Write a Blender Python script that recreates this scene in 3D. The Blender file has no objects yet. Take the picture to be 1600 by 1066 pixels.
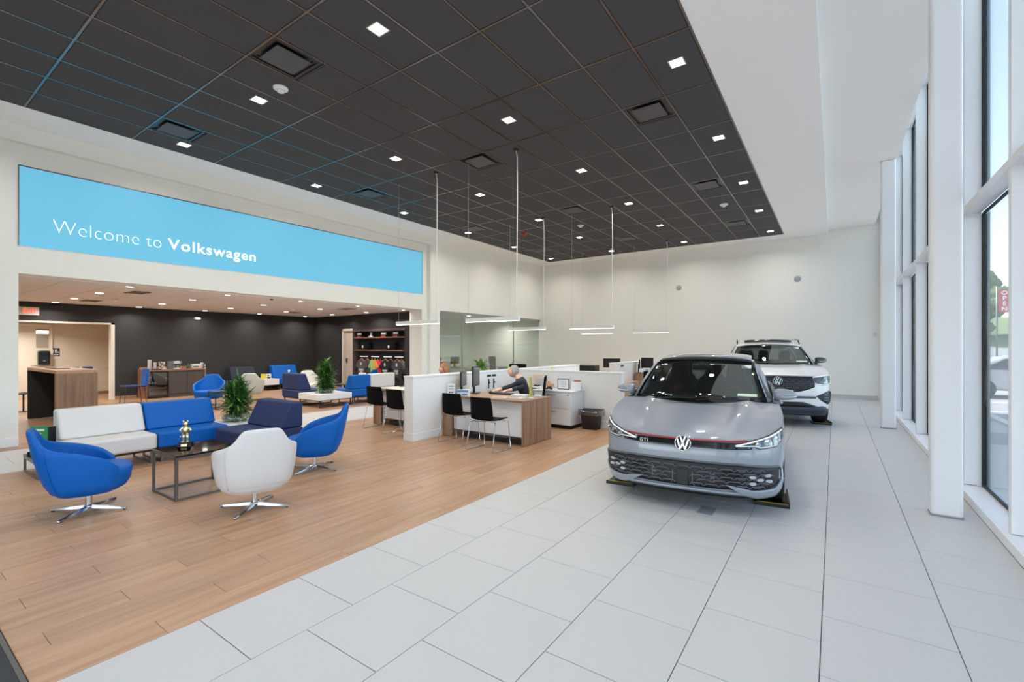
import bpy, bmesh, math, random
from mathutils import Vector, Matrix
PI = math.pi
sc = bpy.context.scene
COL = sc.collection
# ------------------------------------------------------------------ camera
cam_d = bpy.data.cameras.new('camera')
cam = bpy.data.objects.new('camera', cam_d)
COL.objects.link(cam)
cam.location = (0, 0, 1.6)
cam.rotation_euler = (PI/2, 0, 0.6075)
cam_d.sensor_width = 36.0
cam_d.lens = 724.4/1600*36.0
cam_d.shift_y = 8.7/1600
cam_d.clip_start = 0.05
cam_d.clip_end = 500
sc.camera = cam
# ------------------------------------------------------------------ light and exposure
sc.view_settings.view_transform = 'Standard'
sc.view_settings.look = 'None'
sc.view_settings.gamma = 1.0
sc.view_settings.use_curve_mapping = False
sc.view_settings.exposure = 0.12
world = bpy.data.worlds.new('world')
sc.world = world
world.use_nodes = True
wn = world.node_tree
bg = wn.nodes['Background']
sky = wn.nodes.new('ShaderNodeTexSky')
sky.sky_type = 'NISHITA'
sky.sun_disc = False
sky.sun_elevation = math.radians(48)
sky.sun_rotation = math.radians(250)
sky.air_density = 1.0
sky.dust_density = 1.5
sky.ozone_density = 1.0
hsv = wn.nodes.new('ShaderNodeHueSaturation')
hsv.inputs['Saturation'].default_value = .78
wn.links.new(sky.outputs[0], hsv.inputs['Color'])
wn.links.new(hsv.outputs[0], bg.inputs[0])
bg.inputs[1].default_value = 0.72
sd = bpy.data.lights.new('sun', 'SUN')
sd.energy = 11.0
sd.angle = math.radians(1.5)
sd.color = (1, .94, .84)
so = bpy.data.objects.new('sun', sd)
COL.objects.link(so)
so.rotation_euler = (math.radians(26), 0, math.radians(-105))
CEIL_W = 19.0     # watts of a hall downlight
ROOM_W = 17.0     # watts of a lounge downlight

# ------------------------------------------------------------------ materials
MATS = {}
def srgb(r, g, b):
    f = lambda c: (c/255/12.92) if c/255 <= .04045 else ((c/255+.055)/1.055)**2.4
    return (f(r), f(g), f(b), 1)
def mat(name, col, rough=.5, metal=0.0, spec=.5, emit=0, coat=0, noise=0, nscale=30, bump=0, bscale=200, trans=0, sheen=0):
    if name in MATS: return MATS[name]
    m = bpy.data.materials.new(name)
    m.use_nodes = True
    nt = m.node_tree
    b = nt.nodes['Principled BSDF']
    c = srgb(*col) if max(col) > 1 else (*col, 1)
    b.inputs['Base Color'].default_value = c
    b.inputs['Roughness'].default_value = rough
    b.inputs['Metallic'].default_value = metal
    b.inputs['Specular IOR Level'].default_value = spec
    b.inputs['Coat Weight'].default_value = coat
    b.inputs['Coat Roughness'].default_value = .03
    b.inputs['Transmission Weight'].default_value = trans
    b.inputs['Sheen Weight'].default_value = sheen
    if emit:
        b.inputs['Emission Color'].default_value = c
        b.inputs['Emission Strength'].default_value = emit
    if noise or bump:
        tc = nt.nodes.new('ShaderNodeTexCoord')
        n = nt.nodes.new('ShaderNodeTexNoise')
        n.inputs['Scale'].default_value = nscale
        n.inputs['Detail'].default_value = 4
        nt.links.new(tc.outputs['Object'], n.inputs[0])
        if noise:
            mr = nt.nodes.new('ShaderNodeMapRange')
            mr.inputs[3].default_value = 1-noise
            mr.inputs[4].default_value = 1+noise
            nt.links.new(n.outputs['Fac'], mr.inputs[0])
            mx = nt.nodes.new('ShaderNodeVectorMath'); mx.operation = 'SCALE'
            mx.inputs[0].default_value = c[:3]
            nt.links.new(mr.outputs[0], mx.inputs['Scale'])
            nt.links.new(mx.outputs[0], b.inputs['Base Color'])
        if bump:
            n2 = nt.nodes.new('ShaderNodeTexNoise')
            n2.inputs['Scale'].default_value = bscale
            nt.links.new(tc.outputs['Object'], n2.inputs[0])
            bp = nt.nodes.new('ShaderNodeBump')
            bp.inputs['Strength'].default_value = bump
            bp.inputs['Distance'].default_value = .002
            nt.links.new(n2.outputs['Fac'], bp.inputs['Height'])
            nt.links.new(bp.outputs[0], b.inputs['Normal'])
    MATS[name] = m
    return m
def glass_mat(name, tint, refl=.08, rough=0.0):
    if name in MATS: return MATS[name]
    m = bpy.data.materials.new(name); m.use_nodes = True
    nt = m.node_tree; nt.nodes.clear()
    out = nt.nodes.new('ShaderNodeOutputMaterial')
    mix = nt.nodes.new('ShaderNodeMixShader')
    tr = nt.nodes.new('ShaderNodeBsdfTransparent'); tr.inputs[0].default_value = (*tint, 1)
    gl = nt.nodes.new('ShaderNodeBsdfGlossy'); gl.inputs['Roughness'].default_value = rough
    lw = nt.nodes.new('ShaderNodeFresnel'); lw.inputs[0].default_value = 1.45
    mp = nt.nodes.new('ShaderNodeMath'); mp.operation = 'MULTIPLY_ADD'
    mp.inputs[1].default_value = .55; mp.inputs[2].default_value = max(0, refl-.03)
    mp.use_clamp = True
    nt.links.new(lw.outputs[0], mp.inputs[0])
    nt.links.new(mp.outputs[0], mix.inputs[0])
    nt.links.new(tr.outputs[0], mix.inputs[1]); nt.links.new(gl.outputs[0], mix.inputs[2])
    nt.links.new(mix.outputs[0], out.inputs[0])
    MATS[name] = m
    return m
def wood_mat(name, light, dark, grain=(14, 1.2, 1), rough=.42, rand=True, coat=0.0, axis='OBJ'):
    """streaky wood: noise stretched along Y of the given coordinates, tone varied per object"""
    if name in MATS: return MATS[name]
    m = bpy.data.materials.new(name); m.use_nodes = True
    nt = m.node_tree; b = nt.nodes['Principled BSDF']
    g = nt.nodes.new('ShaderNodeNewGeometry') if axis == 'WORLD' else nt.nodes.new('ShaderNodeTexCoord')
    mp = nt.nodes.new('ShaderNodeMapping'); mp.inputs['Scale'].default_value = grain
    nt.links.new(g.outputs['Position'] if axis == 'WORLD' else g.outputs['Object'], mp.inputs[0])
    oi = nt.nodes.new('ShaderNodeObjectInfo')
    n = nt.nodes.new('ShaderNodeTexNoise'); n.noise_dimensions = '4D'
    n.inputs['Scale'].default_value = 1.0; n.inputs['Detail'].default_value = 5; n.inputs['Roughness'].default_value = .6
    ml = nt.nodes.new('ShaderNodeMath'); ml.operation = 'MULTIPLY'; ml.inputs[1].default_value = 9.0 if rand else 0
    nt.links.new(oi.outputs['Random'], ml.inputs[0])
    nt.links.new(mp.outputs[0], n.inputs['Vector']); nt.links.new(ml.outputs[0], n.inputs['W'])
    cr = nt.nodes.new('ShaderNodeValToRGB')
    cr.color_ramp.elements[0].position = .32; cr.color_ramp.elements[0].color = srgb(*dark)
    cr.color_ramp.elements[1].position = .68; cr.color_ramp.elements[1].color = srgb(*light)
    nt.links.new(n.outputs['Fac'], cr.inputs[0])
    hs = nt.nodes.new('ShaderNodeHueSaturation')
    mr = nt.nodes.new('ShaderNodeMapRange'); mr.inputs[3].default_value = .93 if rand else 1; mr.inputs[4].default_value = 1.06 if rand else 1
    nt.links.new(oi.outputs['Random'], mr.inputs[0]); nt.links.new(mr.outputs[0], hs.inputs['Value'])
    nt.links.new(cr.outputs[0], hs.inputs['Color']); nt.links.new(hs.outputs[0], b.inputs['Base Color'])
    b.inputs['Roughness'].default_value = rough
    b.inputs['Coat Weight'].default_value = coat
    MATS[name] = m
    return m
WHITE = mat('white_wall_paint', (232, 231, 225), .8, noise=.01)
WHITE2 = mat('cool_white_ceiling_paint', (246, 246, 245), .85, noise=.01)
TRIMW = mat('satin_white_trim', (236, 236, 238), .45)
DARKTILE = mat('charcoal_ceiling_tile', (72, 71, 74), .85, noise=.05, nscale=90, bump=.25, bscale=300)
GRIDM = mat('dark_metal_grid', (120, 120, 124), .2, metal=1)
FLOORT = mat('pale_grey_porcelain', (200, 199, 196), .38, noise=.012, nscale=3)
GROUT = mat('dark_grout', (96, 92, 88), .9)
BLACKP = mat('black_plastic', (12, 12, 14), .45)
BLACKG = mat('black_gloss', (10, 10, 12), .08, coat=.5)
CHROME = mat('polished_chrome', (220, 220, 222), .12, metal=1)
STEEL = mat('grey_brushed_steel', (118, 114, 112), .35, metal=.9)
DARKST = mat('dark_steel', (60, 56, 55), .4, metal=.7)
LIGHTM = mat('lit_lamp_white', (255, 250, 240), .5, emit=14)
LIGHTS = mat('lit_bar_diffuser', (255, 253, 245), .5, emit=2.2)
GLASSW = glass_mat('window_glass', (.93, .96, .96), .07)
GLASSO = glass_mat('office_glass', (.88, .93, .91), .05)
BLUEF = mat('blue_vinyl', (1, 92, 176), .5, spec=.25, bump=.25, bscale=500)
NAVYF = mat('navy_fabric', (32, 48, 92), .75, bump=.4, bscale=700)
GREYF = mat('light_grey_vinyl', (214, 211, 208), .5, bump=.2, bscale=500)
BLACKF = mat('black_fabric', (7, 7, 8), .9, spec=.2, bump=.4, bscale=800)
LAMW = mat('white_laminate', (232, 233, 234), .35)
RUBBER = mat('black_rubber', (20, 20, 21), .8)
WALNUT = wood_mat('walnut_laminate', (186, 152, 124), (138, 104, 80), grain=(22, 22, 1.0), rough=.5, rand=False)
WALNUTH = wood_mat('walnut_laminate_top', (176, 140, 112), (140, 106, 82), grain=(1.2, 22, 22), rough=.4, rand=False)
PLANK = wood_mat('oak_plank', (198, 158, 124), (170, 130, 98), grain=(13, .9, 1), rough=.36, axis='WORLD')
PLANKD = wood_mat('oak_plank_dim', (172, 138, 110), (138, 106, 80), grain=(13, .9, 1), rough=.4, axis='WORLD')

# ------------------------------------------------------------------ object helpers
def tag(o, label=None, cat=None, group=None, kind=None):
    if label: o['label'] = label
    if cat: o['category'] = cat
    if group: o['group'] = group
    if kind: o['kind'] = kind
    return o
def empty(name, loc=(0, 0, 0), rz=0, label=None, cat=None, group=None):
    o = bpy.data.objects.new(name, None)
    COL.objects.link(o); o.location = loc; o.rotation_euler = (0, 0, rz)
    o.empty_display_size = .1
    return tag(o, label, cat, group)
def copy_tree(o, parent=None):
    c = o.copy(); COL.objects.link(c); c.parent = parent
    for ch in list(o.children): copy_tree(ch, c)
    return c
class MB:
    """collects simple solids; build() links them as one mesh object"""
    def __init__(s): s.v = []; s.f = []; s.sm = []
    def add(s, vs, fs, smooth=False):
        n = len(s.v); s.v += [tuple(v) for v in vs]
        s.f += [tuple(i+n for i in f) for f in fs]; s.sm += [smooth]*len(fs); return s
    def box(s, x0, x1, y0, y1, z0, z1, M=None):
        if x0 > x1: x0, x1 = x1, x0
        if y0 > y1: y0, y1 = y1, y0
        if z0 > z1: z0, z1 = z1, z0
        vs = [Vector(p) for p in ((x0,y0,z0),(x1,y0,z0),(x1,y1,z0),(x0,y1,z0),(x0,y0,z1),(x1,y0,z1),(x1,y1,z1),(x0,y1,z1))]
        if M: vs = [M @ v for v in vs]
        return s.add(vs, [(0,3,2,1),(4,5,6,7),(0,1,5,4),(1,2,6,5),(2,3,7,6),(3,0,4,7)])
    def tube(s, pts, r, n=8, closed=False, caps=True):
        pts = [Vector(p) for p in pts]; m = len(pts)
        rr = r if isinstance(r, (list, tuple)) else [r]*m
        rings = []; up = None
        for i, p in enumerate(pts):
            if closed: t = pts[(i+1) % m]-pts[i-1]
            else: t = pts[min(i+1, m-1)]-pts[max(i-1, 0)]
            if t.length < 1e-9: t = Vector((0, 0, 1))
            t.normalize()
            if up is None: up = Vector((0, 0, 1)) if abs(t.z) < .9 else Vector((1, 0, 0))
            a = t.cross(up)
            if a.length < 1e-6: a = t.cross(Vector((0, 1, 0)))
            a.normalize(); b = a.cross(t); up = b
            rings.append([p+a*math.cos(2*PI*k/n)*rr[i]+b*math.sin(2*PI*k/n)*rr[i] for k in range(n)])
        vs = [v for q in rings for v in q]; fs = []
        for i in range(m if closed else m-1):
            j = (i+1) % m
            for k in range(n):
                k2 = (k+1) % n
                fs.append((i*n+k, i*n+k2, j*n+k2, j*n+k))
        if caps and not closed:
            fs.append(tuple(reversed(range(n)))); fs.append(tuple((m-1)*n+k for k in range(n)))
        return s.add(vs, fs, True)
    def cyl(s, x, y, z0, z1, r, n=16, r2=None):
        return s.lathe([(0, z0), (r, z0), (r if r2 is None else r2, z1), (0, z1)], x, y, n)
    def lathe(s, prof, x=0, y=0, n=20, M=None, smooth=True):
        vs = []; fs = []; m = len(prof)
        for (r, z) in prof:
            for k in range(n):
                a = 2*PI*k/n; v = Vector((x+r*math.cos(a), y+r*math.sin(a), z))
                vs.append(M @ v if M else v)
        for i in range(m-1):
            for k in range(n):
                k2 = (k+1) % n
                fs.append((i*n+k, i*n+k2, (i+1)*n+k2, (i+1)*n+k))
        return s.add(vs, fs, smooth)
    def prism(s, pts2, z0, z1, M=None, smooth=False):
        """closed 2D outline (ccw) extruded in z, then transformed by M"""
        n = len(pts2)
        vs = [Vector((p[0], p[1], z0)) for p in pts2]+[Vector((p[0], p[1], z1)) for p in pts2]
        if M: vs = [M @ v for v in vs]
        fs = [tuple(reversed(range(n))), tuple(range(n, 2*n))]+[(i, (i+1) % n, n+(i+1) % n, n+i) for i in range(n)]
        return s.add(vs, fs, smooth)
    def grid(s, rows, smooth=True, closed=False):
        m = len(rows); n = len(rows[0]); vs = [v for r in rows for v in r]; fs = []
        for i in range(m-1):
            for k in range(n if closed else n-1):
                k2 = (k+1) % n
                fs.append((i*n+k, i*n+k2, (i+1)*n+k2, (i+1)*n+k))
        return s.add(vs, fs, smooth)
    def ball(s, c, rx, ry=None, rz=None, n=12, m=8):
        ry = rx if ry is None else ry; rz = rx if rz is None else rz
        rows = []
        for i in range(m+1):
            t = -PI/2+PI*i/m
            rows.append([(c[0]+rx*math.cos(t)*math.cos(2*PI*k/n), c[1]+ry*math.cos(t)*math.sin(2*PI*k/n), c[2]+rz*math.sin(t)) for k in range(n)])
        return s.grid(rows, True, True)
    def mesh(s, name):
        me = bpy.data.meshes.new(name)
        me.from_pydata([tuple(v) for v in s.v], [], s.f)
        me.polygons.foreach_set('use_smooth', s.sm)
        return me
    def build(s, name, m, parent=None, bev=0, sub=0, clean=True, loc=None, rz=0, solid=0, seg=2):
        me = s.mesh(name)
        if clean:
            bm = bmesh.new(); bm.from_mesh(me)
            bmesh.ops.remove_doubles(bm, verts=bm.verts, dist=1e-5)
            bmesh.ops.dissolve_degenerate(bm, dist=1e-6, edges=bm.edges)
            bmesh.ops.recalc_face_normals(bm, faces=bm.faces)
            bm.to_mesh(me); bm.free()
        if isinstance(m, (list, tuple)):
            for q in m: me.materials.append(q)
        elif m: me.materials.append(m)
        o = bpy.data.objects.new(name, me); COL.objects.link(o)
        if parent: o.parent = parent
        if loc is not None: o.location = loc
        o.rotation_euler = (0, 0, rz)
        if solid:
            d = o.modifiers.new('s', 'SOLIDIFY'); d.thickness = abs(solid); d.offset = -1 if solid > 0 else 1
        if bev:
            d = o.modifiers.new('b', 'BEVEL'); d.width = bev; d.segments = seg; d.limit_method = 'ANGLE'; d.angle_limit = math.radians(35)
            me.polygons.foreach_set('use_smooth', [True]*len(me.polygons))
            try: me.set_sharp_from_angle(angle=math.radians(40))
            except Exception: pass
            d.harden_normals = False
        if sub:
            d = o.modifiers.new('u', 'SUBSURF'); d.levels = sub; d.render_levels = sub
        return o
def box(name, x0, x1, y0, y1, z0, z1, m, parent=None, bev=0, **k):
    return MB().box(x0, x1, y0, y1, z0, z1).build(name, m, parent, bev, clean=False, **k)
def struct(name, mb, m, parent=None, bev=0):
    o = mb.build(name, m, parent, bev)
    if parent is None: o['kind'] = 'structure'
    return o
def text(name, s, size, m, parent, M, ext=.002, offset=0.0, align='CENTER', space=1.0, width=0):
    cu = bpy.data.curves.new(name, 'FONT'); cu.body = s; cu.size = size; cu.extrude = ext; cu.offset = offset
    cu.align_x = align; cu.align_y = 'CENTER' if align == 'CENTER' else 'BOTTOM_BASELINE'; cu.space_character = space; cu.resolution_u = 4
    t = bpy.data.objects.new('t', cu); COL.objects.link(t)
    dg = bpy.context.evaluated_depsgraph_get()
    me = bpy.data.meshes.new_from_object(t.evaluated_get(dg))
    bpy.data.objects.remove(t); bpy.data.curves.remove(cu)
    if width:
        xs = [v.co.x for v in me.vertices]; k = width/(max(xs)-min(xs)); x0 = min(xs)
        me.transform(Matrix.Scale(k, 4, (1, 0, 0)) @ Matrix.Translation((-x0, 0, 0)))
    me.transform(M); me.materials.clear(); me.materials.append(m)
    o = bpy.data.objects.new(name, me); COL.objects.link(o); o.parent = parent
    return o
def facing(dirx, diry, loc):
    """matrix: text plane standing upright, readable from the side that (dirx,diry) points to"""
    n = Vector((dirx, diry, 0)).normalized(); up = Vector((0, 0, 1)); x = up.cross(n)
    M = Matrix((x, up, n)).transposed().to_4x4()
    return Matrix.Translation(loc) @ M
ORD = ['first', 'second', 'third', 'fourth', 'fifth', 'sixth', 'seventh', 'eighth']
def lamp_light(name, parent, loc, watts, size=.16, color=(1, .95, .87), spread=150, shape='SQUARE'):
    ld = bpy.data.lights.get(name+str(watts)+str(size))
    if ld is None:
        ld = bpy.data.lights.new(name+str(watts)+str(size), 'AREA'); ld.energy = watts; ld.shape = shape; ld.size = size
        ld.color = color; ld.spread = math.radians(spread)
    lo = bpy.data.objects.new(name, ld); COL.objects.link(lo); lo.parent = parent; lo.location = loc
    return lo
# ================================================================== SETTING
XW, XG, YB, YF = -10.62, 1.33, 17.5, -3.0     # main wall, glass plane, back wall, front edge
ZC = 5.12
# ---- floors
fl = MB().box(-10.6, 1.12, YF, YB, -.12, -.012)
floor = struct('floor', fl, GROUT)
tile_meshes = {}
def slab(name, x0, x1, y0, y1, zt, th, m, parent, g=.003, key=None):
    w, d = round(x1-x0-g, 4), round(y1-y0-g, 4)
    k = (name, w, d, m.name)
    if k not in tile_meshes:
        c = .0015
        b = MB(); hw, hd = w/2, d/2
        vs = [(-hw,-hd,-th),(hw,-hd,-th),(hw,hd,-th),(-hw,hd,-th),(-hw,-hd,-c),(hw,-hd,-c),(hw,hd,-c),(-hw,hd,-c),(-hw+c,-hd+c,0),(hw-c,-hd+c,0),(hw-c,hd-c,0),(-hw+c,hd-c,0)]
        b.add(vs, [(0,1,5,4),(1,2,6,5),(2,3,7,6),(3,0,4,7),(4,5,9,8),(5,6,10,9),(6,7,11,10),(7,4,8,11),(8,9,10,11)])
        me = b.mesh(name); me.materials.append(m); tile_meshes[k] = me
    o = bpy.data.objects.new(name, tile_meshes[k]); COL.objects.link(o); o.parent = parent
    o.location = ((x0+x1)/2, (y0+y1)/2, zt)
    return o
TXS = [-3.05, -2.45, -1.85, -1.25, -.655, -.06, .54, 1.12]
for i in range(7):
    ph = 2.10 if i % 2 else 2.405
    y = ph-.61*6
    while y < YB:
        a, b = max(y, -.6), min(y+.61, YB)
        if b-a > .05: slab('tile', TXS[i], TXS[i+1], a, b, 0, .011, FLOORT, floor, g=.0045)
        y += .61
for i in range(3):
    y = .3*(i % 2)-.2
    while y < 11.5:
        slab('tile', -10.4+.6*i, -9.8+.6*i, y, y+.61, 0, .011, FLOORT, floor, g=.003)
        y += .61
# planks: the nearest 300 singly, the rest joined
PW, PLN = .2, 1.18
cand = []
def plank_rows(x0, x1, y0, y1, ox, flag):
    i = 0; x = x1
    while x-PW > x0-.001 or x > x0+.02:
        xa = max(x-PW, x0)
        y = 1.03+.39*(i % 3)-PLN*4
        while y < y1:
            a, b = max(y, y0), min(y+PLN, y1)
            if b-a > .03: cand.append((xa, x, a, b, flag))
            y += PLN
        x -= PW; i += 1
        if x <= x0+.001: break
plank_rows(-8.6, -3.05, .5, YB, 0, 0)
plank_rows(-17.9, -10.4, -.5, 11.25, 0, 1)
cand.sort(key=lambda c: (c[0]+c[1])**2/4+(c[2]+c[3])**2/4)
near = [c for c in cand if c[4] == 0][:292]
ns = set(near)
for (xa, xb, a, b, f) in near: slab('plank', xa, xb, a, b, 0, .011, PLANK, floor, g=.0012 if b-a < 1.1799 else .0025)
rest = MB(); rest2 = MB()
for c in cand:
    if c in ns: continue
    (rest2 if c[4] else rest).box(c[0]+.0006, c[1]-.0006, c[2]+.0015, c[3]-.0015, -.01, 0)
o = rest.build('far_plank', PLANK, floor, clean=False); tag(o, kind='stuff')
fl2 = struct('floor_lounge', MB().box(-21.0, -10.6, YF, 11.3, -.12, -.012), GROUT)
o = rest2.build('plank', PLANKD, fl2, clean=False); tag(o, kind='stuff')
box('hall_floor', -21.0, -17.9, .5, 6.0, -.011, 0, PLANKD, fl2)
# dark entrance mat with metal edge
em = empty('entrance_mat', (-6, -.9, 0), 0, 'charcoal ribbed entrance mat behind a metal edge strip at the bottom left corner', 'mat')
MB().box(-2.4, 2.95, -1.4, 1.375, -.011, .004).build('mat_field', mat('charcoal_mat', (58, 60, 62), .9, bump=.8, bscale=900, noise=.15, nscale=250), em)
MB().box(-2.4, 2.96, 1.375, 1.395, -.011, .007).build('edge_strip', STEEL, em)
# ---- walls
wl = MB()
wl.box(XW-.25, XW, YF, YB+.2, 4.86, 6.3)                         # upper band over the banner
wl.box(XW-.25, XW, 11.13, YB, 2.78, 4.86)                       # over glass office
wl.box(XW-.55, XW-.14, YF, 1.59, 0, 4.86)                       # left pier, recessed panel
wl.box(XW-.55, XW-.14, 1.59, 10.70, 2.78, 4.86)                  # header with banner
wl.box(XW-.70, XW-.14, 10.46, 10.70, 0, 2.78)                    # right jamb
wl.box(XW-.25, XW, 10.70, 11.13, 0, 4.86)                       # strip beside the glass
struct('wall_left', wl, WHITE)
struct('wall_back', MB().box(-14.6, 1.36, YB, YB+.2, 0, 6.3), WHITE)
struct('wall_front_light_block', MB().box(-21.2, 1.4, YF-.2, YF, 2.7, 6.3).box(-21.2, -6.5, YF-.2, YF, 0, 2.7), WHITE)  # unseen wall added with a small opening to limit daylight on the floor
struct('baseboard_back', MB().box(-10.6, 1.06, YB-.014, YB, 0, .13), mat('grey_baseboard', (190, 191, 192), .5))
struct('baseboard_left', MB().box(XW-.14, XW-.126, YF, 1.59, 0, .15).box(XW-.14, XW-.126, 10.46, 10.72, 0, .15), TRIMW, bev=.003)
struct('wall_right', MB().box(1.12, 1.36, 17.38, YB, 0, 6.3), WHITE)
# hall roof slab and outer shells keep daylight out
struct('roof', MB().box(-21.2, 1.6, YF-.2, YB+.4, 6.3, 6.5).box(-21.2, 1.4, YB+.21, YB+.35, 0, 6.3).box(-21.2, -21.0, YF-.2, YB+.2, 0, 6.3), mat('roof_grey', (120, 120, 120), .9))
# ---- ceiling
cl = MB()
cl.box(-1.3, -.15, YF, YB, ZC, ZC+.2)                           # gypsum border, window side
cl.box(-1.3-13*.65-.9, -1.3-13*.65, YF, YB, ZC, ZC+.2)
cl.box(-9.75, -1.3, 16.75, YB, ZC, ZC+.2)
cl.box(-.15, 1.0, YF, YB, ZC+.12, ZC+.3)                        # raised strip next to the glass
cl.box(.94, 1.0, YF, YB, ZC+.2, 6.3)
ceiling = struct('ceiling', cl, WHITE2)
MB().box(-9.75, -1.3, YF, 16.75, ZC+.03, ZC+.06).build('ceiling_backing', BLACKP, ceiling)
GY = [1.5+1.27*k for k in range(-2, 13)]
GX = [-1.3-.65*k for k in range(14)]
VENTS = {(1, 4), (6, 1), (6, 4), (1, 7), (6, 7), (1, 10), (6, 10), (11, 1), (11, 4), (11, 7), (11, 10)}
ctm = {}
def ctile(x0, x1, y0, y1):
    k = (round(x1-x0, 3), round(y1-y0, 3))
    if k not in ctm:
        w, d = k[0]/2-.008, k[1]/2-.008
        b = MB().box(-w, w, -d, d, 0, .018).box(-w+.014, w-.014, -d+.014, d-.014, -.007, .001)
        me = b.mesh('ceiling_tile'); me.materials.append(DARKTILE); ctm[k] = me
    o = bpy.data.objects.new('ceiling_tile', ctm[k]); COL.objects.link(o); o.parent = ceiling
    o.location = ((x0+x1)/2, (y0+y1)/2, ZC+.004)
vent_tiles = []
for i in range(13):
    for j in range(len(GY)-1):
        x1, x0 = GX[i], GX[i+1]; y0, y1 = GY[j], GY[j+1]
        if (i, j-2) in VENTS:
            vent_tiles.append(((x0+x1)/2, y0+.31, i, j-2))
            ctile(x0, x1, y0+.635, y1)
        else: ctile(x0, x1, y0, y1)
gm = MB()
for x in GX: gm.box(x-.012, x+.012, GY[0], 16.75, ZC-.004, ZC+.02)
for y in GY: gm.box(-9.75, -1.3, y-.012, y+.012, ZC-.0045, ZC+.02)
gm.build('ceiling_grid', GRIDM, ceiling, clean=False)
# ---- window wall
MY = [-.03+1.79*k for k in range(0, 10)]      # 5.35, 7.14 ...
MY = [-1.85, -.05, 1.75, 3.55, 5.36, 7.02, 8.85, 10.62, 12.55, 14.2, 16.0, 17.3]
trim = MB()
for y in MY: trim.box(1.17, 1.31, y, y+.075, .09, 6.25)
struct('trim_1', trim, TRIMW, bev=.002)
struct('trim_2', MB().box(1.12, 1.4, YF, 17.37, 0, .085).box(1.165, 1.31, YF, 17.37, 3.05, 3.13).box(1.10, 1.4, YF, 17.37, 6.1, 6.3), TRIMW, bev=.002)
gsk = mat('black_gasket', (14, 15, 17), .5)
outm = mat('outer_aluminium', (150, 156, 160), .35, metal=.6)
for i, y in enumerate(MY[:-1]):
    y0, y1 = y+.075, MY[i+1]
    for k, (z0, z1) in enumerate(((.09, 3.05), (3.13, 6.1))):
        w = MB().box(1.312, 1.33, y0, y1, z0, z0+.03).box(1.312, 1.33, y0, y1, z1-.03, z1).box(1.312, 1.33, y0, y0+.03, z0, z1).box(1.312, 1.33, y1-.03, y1, z0, z1)
        o = struct('window_%d' % (2*i+k+1), w, gsk)
        MB().box(1.334, 1.342, y0, y1, z0, z1).build('pane', GLASSW, o, clean=False)
        MB().box(1.345, 1.37, y0-.04, y0+.028, z0, z1).box(1.345, 1.37, y1-.028, y1+.1, z0, z1).build('outer_frame', outm, o, clean=False)
# ---- columns
def column(y, lab):
    t = empty('column', (.865, y, 0), 0, lab, 'column')
    MB().box(-.115, .115, -.08, .08, .004, ZC+.12).build('shaft', TRIMW, t, bev=.028, seg=4)
    MB().box(-.118, .118, -.083, .083, 0, .012).build('base_sealant', mat('grey_sealant', (150, 150, 150), .8), t, bev=.003)
column(5.96, 'large white square column with rounded corners, nearest to the camera by the windows')
column(11.68, 'slimmer looking far white column by the windows, behind the near one')
column(.2, 'white column by the windows outside the right edge of the view')
# speakers on back wall
for (x, z, lab) in ((-4.69, 3.76, 'left one of two round grey wall speakers high on the back wall'), (-.97, 3.78, 'right one of two round grey wall speakers high on the back wall')):
    t = empty('wall_speaker', (x, YB, z), 0, lab, 'speaker', 'round wall speakers')
    M = Matrix.Rotation(PI/2, 4, 'X')
    MB().lathe([(0, 0), (.095, 0), (.1, .01), (.09, .018), (0, .02)], n=24, M=M).build('grille', mat('speaker_grey', (165, 167, 170), .6), t)
t = empty('wall_sensor', (1.0, YB, 1.62+.35), 0, 'tiny grey sensor box on the back wall beside its right corner', 'sensor')
MB().box(-.04, .04, -.03, 0, -.06, .06).build('housing', mat('sensor_grey', (200, 202, 205), .5), t, bev=.006)
# ---- banner
bn = empty('welcome_banner', (XW-.14, 6.03, 3.9), 0, 'long backlit sky blue banner sign with white welcome lettering above the lounge opening', 'sign')
BANM = mat('backlit_blue', (112, 200, 234), .5, emit=.75)
BANM.node_tree.nodes['Principled BSDF'].inputs['Base Color'].default_value = (.03, .10, .14, 1)
hb = 4.435
rows = [[(.012, -hb, -.67), (.012, hb, -.63)], [(.012, -hb, .60), (.012, hb, .69)]]
MB().add([(.014,-hb,-.67),(.014,hb,-.63),(.014,hb,.69),(.014,-hb,.61),(.0,-hb,-.67),(.0,hb,-.63),(.0,hb,.69),(.0,-hb,.61)], [(0,1,2,3),(4,7,6,5),(0,4,5,1),(1,5,6,2),(2,6,7,3),(3,7,4,0)]).build('panel', BANM, bn)
fr = MB()
fr.add([(.0,-hb,.60),(.02,-hb,.61),(.02,hb,.69),(.0,hb,.69),(.0,-hb,.625),(.02,-hb,.625),(.02,hb,.705),(.0,hb,.705)], [(0,1,2,3),(7,6,5,4),(0,4,5,1),(1,5,6,2),(2,6,7,3),(3,7,4,0)])
fr.box(0, .02, -hb-.012, -hb, -.68, .62).box(0, .02, hb, hb+.012, -.64, .7)
fr.build('frame', STEEL, bn)
WTX = mat('lit_white_letter', (255, 255, 255), .5, emit=.9)
Mt = facing(1, 0, (.016, 1.97-6.03, 3.50-3.9))
text('lettering', 'Welcome to', .335, WTX, bn, facing(1, 0, (.016, 1.99-6.03, 3.51-3.9)), .001, -.0095, 'LEFT', 1.02, width=1.52)
text('bold_lettering', 'Volkswagen', .295, WTX, bn, facing(1, 0, (.016, 3.62-6.03, 3.525-3.9)), .001, .0032, 'LEFT', 1.13, width=1.68)
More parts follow.
